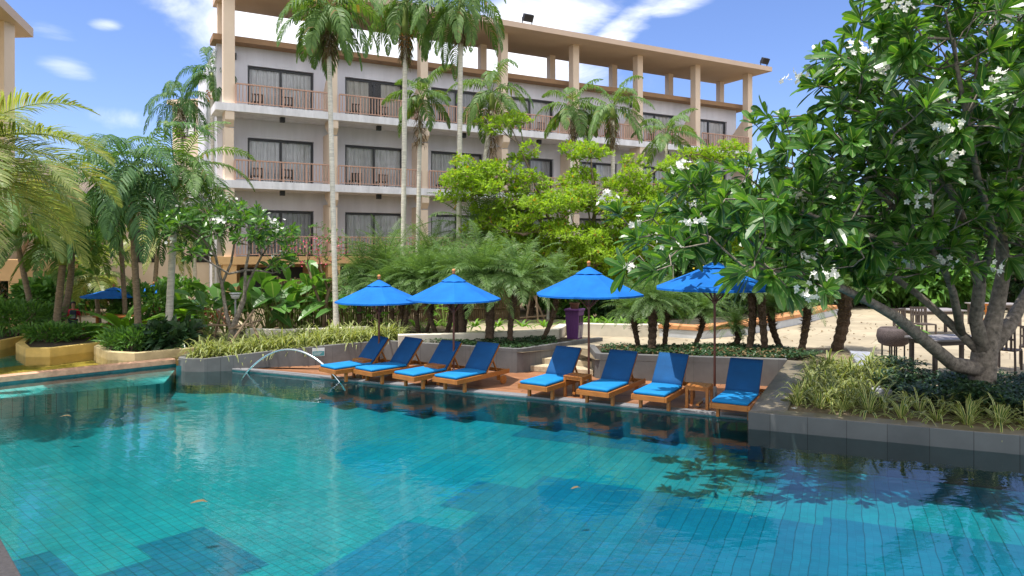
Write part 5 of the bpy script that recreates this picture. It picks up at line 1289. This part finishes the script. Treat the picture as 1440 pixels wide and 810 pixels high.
broadleaf('broadleaf_tree','wide lime green tree with layered branches in front of the hotel balconies',limbs,els,4300,.155,63,.2,[(.2,.16),(.10,.02),(.06,.015),(.10,.015),(.06,.015),(.09,.02),(.05,.015)],.19,.040,11,m_tree,step=.35,rtip=.006)
# ---------------------------------------------------------------- bougainvillea
Db=23.5; b=V((tp(455,350,Db).x,Db,.4))
limbs=[[b-UP*.2,tp(456,440,Db),tp(462,410,Db)],[tp(456,440,Db),tp(440,400,Db),tp(432,370,Db),tp(436,340,Db)],[tp(462,410,Db),tp(475,385,Db),tp(470,350,Db)],[tp(462,410,Db),tp(452,380,Db),tp(445,345,Db)]]
els=[(tp(435,335,Db),.8,.6,.7),(tp(465,345,Db),.75,.6,.7),(tp(418,350,Db),.5,.5,.6)]
bo=broadleaf('bougainvillea','bougainvillea shrub with pink bracts and pale bare stems before the lowest balcony',limbs,els,120,.2,64,.07,[(.07,.06),(.045,.012),(.04,.012),(.035,.012)],.09,.03,5,m_bush,step=.25,bark=m_stick,cat='shrub')
m=MB(); rg=random.Random(9)
for c in [(404,348),(432,340),(447,338),(463,337),(475,345),(448,362),(482,358),(455,372),(415,352),(472,365),(440,352),(425,370)]:
    for i in range(9):
        p=tp(c[0],c[1],Db-.5)-bo.location+V((rg.gauss(0,.09),rg.gauss(0,.12),rg.gauss(0,.07))); d=unit(V((rg.gauss(0,1),rg.gauss(0,1),rg.gauss(0,1)))); s=unit(d.orthogonal()); l=.06
        m.face((m.vert(p),m.vert(p+d*l*.5+s*l*.4),m.vert(p+d*l),m.vert(p+d*l*.5-s*l*.4)))
m.build('bracts',m_pinkpetal,bo)
# ---------------------------------------------------------------- broad-leaved beds
def gp(px,py,D,z=.3): q=tp(px,py,D); return V((q.x,D,z))
big=[(292,23,12,1.0,.75,.20,'broad-leaved clump left of the staked frangipani'),(318,24,12,1.3,.8,.22,'broad-leaved clump behind the staked frangipani'),(352,23.5,13,1.25,.8,.22,'broad-leaved clump right of the staked frangipani'),
 (378,24,13,1.4,.85,.2,'tall broad-leaved clump before the bamboo fence'),(402,23.5,12,1.2,.8,.2,'broad-leaved clump below the bougainvillea, left side'),(425,24.4,12,1.5,.9,.22,'upright broad-leaved clump left of the bougainvillea'),(488,24,11,1.3,.85,.22,'broad-leaved clump right of the white palm trunk'),
 (508,25,11,1.1,.7,.2,'broad-leaved clump under the leftmost parasol rim'),(445,24.6,10,1.7,1.0,.22,'paddle-leaved clump rising behind the bougainvillea'),(655,27,9,1.0,.6,.2,'broad-leaved clump beyond the date palms')]
for i,(px,D,n,h,l,w,lab) in enumerate(big): bigleaf('broadleaf_plant',lab,gp(px,470,D,.3),int(n*1.3),h*1.25,l*1.15,w*1.2,m_bigleaf,70+i,'plant','broad-leaved plants in the beds',el=(.75,1.45))
for i,(px,D,lab) in enumerate([(545,24.2,'bright yellow-green leafy plant right of the leftmost parasol pole'),(625,25,'bright yellow-green leafy plant by the second parasol pole')]):
    bigleaf('broadleaf_plant',lab,gp(px,470,D,.4),16,.8,.28,.13,m_bushbright,90+i,'plant',None,el=(.3,1.4))
# birds nest and dark shrubs at the left
bigleaf('birds_nest_fern','large bright bird nest fern rosette below the dark drooping palm',gp(175,450,22.4,.45),34,.12,1.7,.14,m_bushbright,101,'fern',None,el=(.5,1.35),curve=.3)
bigleaf('birds_nest_fern','smaller bright fern rosette right of the pale palm trunk',gp(262,450,25,.7),30,.12,1.4,.13,m_bushbright,102,'fern',None,el=(.3,1.3),curve=.3)
bush('shrub','dark strappy shrub on the tan planter below the palms, left half',gp(186,490,20.2,.24),.95,.7,.28,900,.30,.028,m_bush,103,up=.9)
bush('shrub','dark leafy shrub on the tan planter beside the pale palm trunk',gp(222,490,20.6,.24),.75,.6,.32,700,.26,.03,m_darkleaf,104,up=.9)
bush('shrub','low green shrub row on the ochre planter under the leaning palms',gp(70,490,21.8,.28),1.0,.6,.24,700,.3,.03,m_bush,105,up=.9)
bush('shrub','low green shrub at the right end of the ochre planter',gp(112,484,22.6,.28),.7,.5,.18,420,.3,.03,m_bush,106,up=.9)
bush('shrub','green fern bank before the side building terrace',gp(15,478,23,.3),1.9,.8,.55,1300,.4,.03,m_bush,107,up=.7)
bush('shrub','bright fern bank at the far left edge',gp(-45,478,23.5,.3),1.7,.8,.6,1100,.4,.03,m_bushbright,108,up=.7)
bush('climbing_hedge','dark green climber wall beside the terrace post',gp(2,420,31.5,-.1),1.1,.6,1.35,1800,.16,.07,m_darkleaf,109,'hedge')
bush('shrub','dark broad shrub below the left rear wing',gp(62,470,29,.1),1.3,.9,.95,900,.5,.11,m_bush,110,up=.4)
bush('shrub','dark green shrub mass behind the person in red',gp(95,460,32,.1),2.4,1,1.2,1400,.45,.09,m_bush,111,up=.4)
bush('shrub','dark shrub right of the far parasol, under the palms',gp(205,458,26,.1),1.5,1,.85,1300,.4,.06,m_bush,112,up=.5)
bush('shrub','reddish low shrub bed by the annex entrance',gp(265,465,26.5,.1),2.0,.9,.38,1300,.28,.025,m_red,113,up=.9)
bush('shrub','deep green shrub before the annex entrance',gp(250,452,30,.1),1.6,1,.95,1000,.4,.07,m_bush,114,up=.5)
bush('shrub','big dark leaves at the left end of the strap leaf bed',gp(240,482,20.6,.2),.9,.7,.35,240,.5,.11,m_darkleaf,115,up=.5)
for i,(px,D,rx,rz,lab) in enumerate([(30,40,4.5,3.2,'distant tree mass behind the side building rear wing'),(150,42,5,3.4,'distant tree behind the dark drooping palm'),(215,44,3.5,3.0,'distant tree left of the annex tower')]):
    bush('background_tree',lab,gp(px,450,D,0),rx,2.5,rz,3000,.6,.14,m_bush if i!=1 else m_palmdark,120+i,'tree')
# green backdrop beyond the path
bg=[(605,31,2.2,1.5,m_bush,'green shrub behind the bamboo fence between the left parasols'),(700,31,2.4,1.6,m_bush,'green shrub under the lime green tree, left side'),(775,30,2.3,1.7,m_bush,'green shrub mass beyond the purple bin'),(850,30.5,2.4,1.8,m_darkleaf,'dark green shrub mass behind the third parasol'),
    (925,31,2.5,1.9,m_darkleaf,'dark green shrub mass left of the right parasol pole'),(1000,31.5,2.5,2.0,m_bush,'green shrub mass behind the right parasol'),(1075,32.5,2.6,2.0,m_darkleaf,'dark green shrub mass behind the twin straight date palms'),(1145,36,3.0,2.2,m_bush,'green shrub mass at the head of the plaza'),(1230,38,3.2,2.2,m_darkleaf,'dark shrub mass at the left of the pavilion')]
for i,(px,D,rx,rz,mt,lab) in enumerate(bg): bush('shrub',lab,gp(px,440,D,.3),rx,1.2,rz,2000,.34,.075,mt,130+i,up=.2)
for i,(px,D,rx,rz,mt,lab) in enumerate([(1010,37,3.6,3.4,m_bush,'broad green tree behind the right parasol'),(1110,41,4.2,3.6,m_bush,'broad green tree behind the plaza head'),(1230,44,4.6,3.9,m_darkleaf,'dark broad tree left of the pavilion roof'),(1350,46,5.2,4.3,m_bush,'broad green tree rising over the pavilion'),(1480,44,5.5,5,m_darkleaf,'dark broad tree at the far right behind the pavilion'),(1075,31,2.6,2.5,m_bush,'rounded green tree in front of the hotel end'),(1165,33,3.0,2.7,m_darkleaf,'dark rounded tree left of the plaza'),(1262,31.5,2.8,2.3,m_bush,'green rounded tree overlapping the pavilion roof'),(1420,50,6,5.6,m_bush,'tallest green tree behind the pavilion'),(1330,30,2.0,2.0,m_bush,'green rounded tree before the pavilion bar'),(1410,31,2.2,2.4,m_darkleaf,'dark rounded tree at the pavilion front right')]):
    bush('background_tree',lab,gp(px,440,D,.3),rx,2.2,rz,2800 if rx<4 else 6500,.5,.13,mt,150+i,'tree')
# ivy column, thin pale trunks and bright ferns under the lime tree
for i,(px,D,rx,rz,mt,lab) in enumerate([(945,27.5,1.8,.85,m_bush,'low green shrub behind the grey ledge, left end'),(1015,28,1.9,.8,m_darkleaf,'low dark shrub behind the grey ledge, middle'),(1085,29,2.0,.9,m_bush,'low green shrub behind the grey ledge, right end'),(1150,31,2.2,1.0,m_darkleaf,'low dark shrub at the head of the plaza'),(1225,33,2.2,1.1,m_bush,'low green shrub left of the pavilion bar'),(880,26.5,1.6,.8,m_darkleaf,'low dark shrub above the long pale kerb wall'),(815,27,1.6,.8,m_bush,'low green shrub at the foot of the ivy column')]):
    bush('shrub',lab,gp(px,440,D,.3),rx,1.1,rz,1700,.28,.06,mt,180+i,up=.3,shell=.3)
bush('ivy_column','ivy covered column of small round leaves beyond the purple bin',gp(816,440,27.5,.4),.55,.4,1.3,1500,.09,.05,m_bushbright,160,'climber')
fe=tuft_mesh('fern',m_bushbright,26,.5,.03,161,(.3,1.3)); f0=fe.build('fern',m_bushbright); 
spots=[(x,467-(x-640)*.02,.9) for x in (585,612,640,668,700,735,765)]+[(x,455,.96) for x in (800,818,836,856,876,898,918)]
for i,(px,py,z) in enumerate(spots):
    D=22.3 if px<790 else 22.4; loc=gp(px,py,D,.66 if px<790 else .74); rg=random.Random(i)
    o=f0 if i==0 else f0.copy()
    if i: C.objects.link(o)
    o.location=loc; o.rotation_euler=(0,0,rg.uniform(0,6)); o.scale=(1.15,1.15,.75); tag(o,'bright green fern tuft in the border above the pale kerb walls','fern','bright fern tufts along the kerb')
for i,(px,D,h) in enumerate([(1016,29.5,2.2),(945,29.4,2.3),(1078,30,2.2),(846,27.8,2.8),(770,26.5,2.4)]):
    m=MB(); b=gp(px,440,D,.3); m.tube([V((0,0,-.1)),V((.05,0,h*.5)),V((.02,.03,h))],[.06,.05,.045],7); t=thing('slim_tree',['slim trunk right of the right parasol pole','slim trunk left of the curved date palm','slim trunk behind the twin date palms','pale slim trunk right of the third parasol pole','slim trunk beside the leaning stakes'][i],'tree',b); m.build('trunk',m_barkpale,t)
    m=MB(); rg=random.Random(i)
    for k in range(160):
        a=rg.uniform(0,6.28); p=V((cos(a)*rg.uniform(0,.5),sin(a)*rg.uniform(0,.5),h+rg.uniform(-.3,.5))); d=unit(V((cos(a),sin(a),rg.uniform(-.5,.6)))); m.ribbon([p,p+d*.12,p+d*.22-UP*.05],unit(d.cross(UP)),[.01,.045,.005])
    m.build('crown',m_bush,t)
bush('flowering_shrub','small yellow-flowering shrub beyond the right parasol',gp(985,440,28,.6),.5,.4,.9,260,.12,.05,m_yellowpetal,170,'shrub')
# ---------------------------------------------------------------- strap leaf tufts
TM=[]
for k in range(4):
    o=tuft_mesh('strap_plant',m_strap,26,.56,.019,200+k,(.35,1.45)).build('strap_plant',m_strap); TM.append(o.data); bpy.data.objects.remove(o)
def tuft(p,rz,s,label,group,me): 
    o=bpy.data.objects.new('strap_plant',me); C.objects.link(o); o.location=p; o.rotation_euler=(0,0,rz); o.scale=(s,s,s*.95); tag(o,label,'strap plant',group)
rg=random.Random(77); k=0
def bed(poly,zf,n,mind,label,group,s0,s1):
    global k
    xs=[p.x for p in poly]; ys=[p.y for p in poly]; got=[]
    def ins(x,y):
        c=False; j=len(poly)-1
        for i in range(len(poly)):
            if (poly[i].y>y)!=(poly[j].y>y) and x<(poly[j].x-poly[i].x)*(y-poly[i].y)/(poly[j].y-poly[i].y)+poly[i].x: c=not c
            j=i
        return c
    for _ in range(n*60):
        if len(got)>=n: break
        x=rg.uniform(min(xs),max(xs)); y=rg.uniform(min(ys),max(ys))
        if ins(x,y) and all((x-a)**2+(y-b)**2>mind**2 for a,b in got):
            got.append((x,y)); tuft(V((x,y,zf(x,y))),rg.uniform(0,6.28),rg.uniform(s0,s1),label,group,TM[k%4]); k+=1
q0=PF+e1*.75+e2*.62
bed([q0,q0+e1*9,q0+e1*9+e2*.75,q0+e2*.9],lambda x,y:.22,46,.34,'variegated strap-leaved tuft in the front row of the right stone planter','front row of strap-leaved tufts, right planter',1.0,1.4)
sd=(PFb-PF).normalized(); sn=V((sd.y,-sd.x,0))
qa=PF+sd*1.2+sn*.75; qb=PF+sd*3.9+sn*.65
bed([qa,qa+e1*1.0,qb+e1*1.5,qb],lambda x,y:.23+.27*min(1,max(0,((V((x,y,0))-PF).dot(sd)-.6)/3.2)),40,.24,'variegated strap-leaved tuft on the sloping bed behind the stone kerb','strap-leaved tufts on the sloping bed',.9,1.2)
lw=[WL0+V((.15,.3,0)),WL1+V((.1,.35,0)),WL1.lerp(WC,.35)+V((0,.38,0)),WL1.lerp(WC,.75)+V((0,.4,0)),WC+V((.5,.3,0)),WC+V((.2,1.5,0)),WL1.lerp(WC,.5)+V((-.3,2.0,0)),WL0+V((.2,2.0,0))]
bed(lw,lambda x,y:.2+.33*min(1,max(0,(x+7.9)/4.2)),120,.2,'yellow-edged strap-leaved tuft in the curved grey planter by the pool corner','strap-leaved tufts in the left planter',1.0,1.5)
# low dark ground cover under the palms and the hedge
def cover(name,poly,zf,n,L,W,mat,seed,h=.15):
    rg=random.Random(seed); m=MB(); xs=[p.x for p in poly]; ys=[p.y for p in poly]; c=0
    def ins(x,y):
        q=False; j=len(poly)-1
        for i in range(len(poly)):
            if (poly[i].y>y)!=(poly[j].y>y) and x<(poly[j].x-poly[i].x)*(y-poly[i].y)/(poly[j].y-poly[i].y)+poly[i].x: q=not q
            j=i
        return q
    while c<n:
        x=rg.uniform(min(xs),max(xs)); y=rg.uniform(min(ys),max(ys))
        if not ins(x,y): continue
        c+=1; hh=h*(.7+.6*mnoise.noise(V((x*1.3,y*1.3,seed)))); p=V((x,y,zf(x,y)+hh*rg.random()**.6)); a=rg.uniform(0,6.28); d=unit(V((cos(a),sin(a),rg.uniform(-.1,.9)))); s=unit(d.cross(UP)); l=L*rg.uniform(.6,1.2)
        m.ribbon([p,p+d*l*.5,p+d*l-UP*l*.3],s,[W*.3,W,W*.1],fold=.3)
    o=m.build(name,mat); tag(o,kind='stuff'); return o
cover('ground_cover',[WC+V((.3,.2,0)),W1+V((-.1,.24,0)),WR+V((-.15,.0,0)),V((1.2,20.2,0)),V((-3.2,21,0))],lambda x,y:.54,2600,.13,.03,m_darkleaf,301,.13)
cover('ground_cover',[W2S+V((.2,.2,0)),W2E+V((0,.2,0)),V((7.5,17.0,0)),V((6.4,18.6,0)),V((2.3,18.2,0))],lambda x,y:.55,3200,.14,.03,m_darkleaf,302,.12)
cover('dry_leaves',[W2S+V((.2,.2,0)),W2E+V((0,.2,0)),V((7.2,17.2,0)),V((2.3,18.2,0))],lambda x,y:.55,420,.13,.035,m_straw,303,.14)
hq=PF+e1*2.0+e2*1.45
cover('dark_hedge',[at(1228,556,.3),at(1310,575,.3),at(1600,610,.3),at(1600,545,.3),at(1440,542,.3),at(1310,540,.4),at(1222,512,.5)],lambda x,y:.24,13000,.13,.032,m_darkleaf,304,.60)
cover('fallen_leaves',[at(860,480,.5),at(1180,450,.5),at(1400,470,.5),at(1440,520,.5),at(1240,520,.5),at(1190,488,.5),at(850,490,.5)],lambda x,y:.503,160,.10,.03,m_straw,305,.01)
# fallen blossoms and floating leaves
def fallen(px,py,z,label):
    p=at(px,py,z); m=MB(); r=.05
    for k in range(5):
        a=2*pi*k/5; d=V((cos(a),sin(a),.25)); s=V((-sin(a),cos(a),0)); m.face([m.vert((0,0,.015)),m.vert(d*r*.6+s*r*.42),m.vert(d*r*1.1+UP*.01),m.vert(d*r*.6-s*r*.42)])
    o=m.build('frangipani_blossom',m_petal); o.location=p; tag(o,label,'flower')
fallen(1117,575,.252,'fallen white frangipani blossom on the kerb near the planter corner')
fallen(1185,579,.252,'fallen white frangipani blossom on the kerb, right one of the two')
for i,(px,py,l,lab) in enumerate([(280,707,.2,'largest dark leaf floating on the pool, lower left'),(92,586,.2,'dark leaf floating on the pool near the left coping'),(810,687,.13,'small brown leaf floating on the deep blue tiles')]):
    m=MB(); p=at(px,py,ZW+.012); d=V((1,.25,0)).normalized(); s=V((-.25,1,0)).normalized(); m.ribbon([p-d*l*.5,p-d*l*.15+UP*.012,p+d*l*.2+UP*.018,p+d*l*.5],s,[.01,l*.22,l*.2,.005],fold=.25)
    o=m.build('floating_leaf',m_straw); tag(o,lab,'leaf')
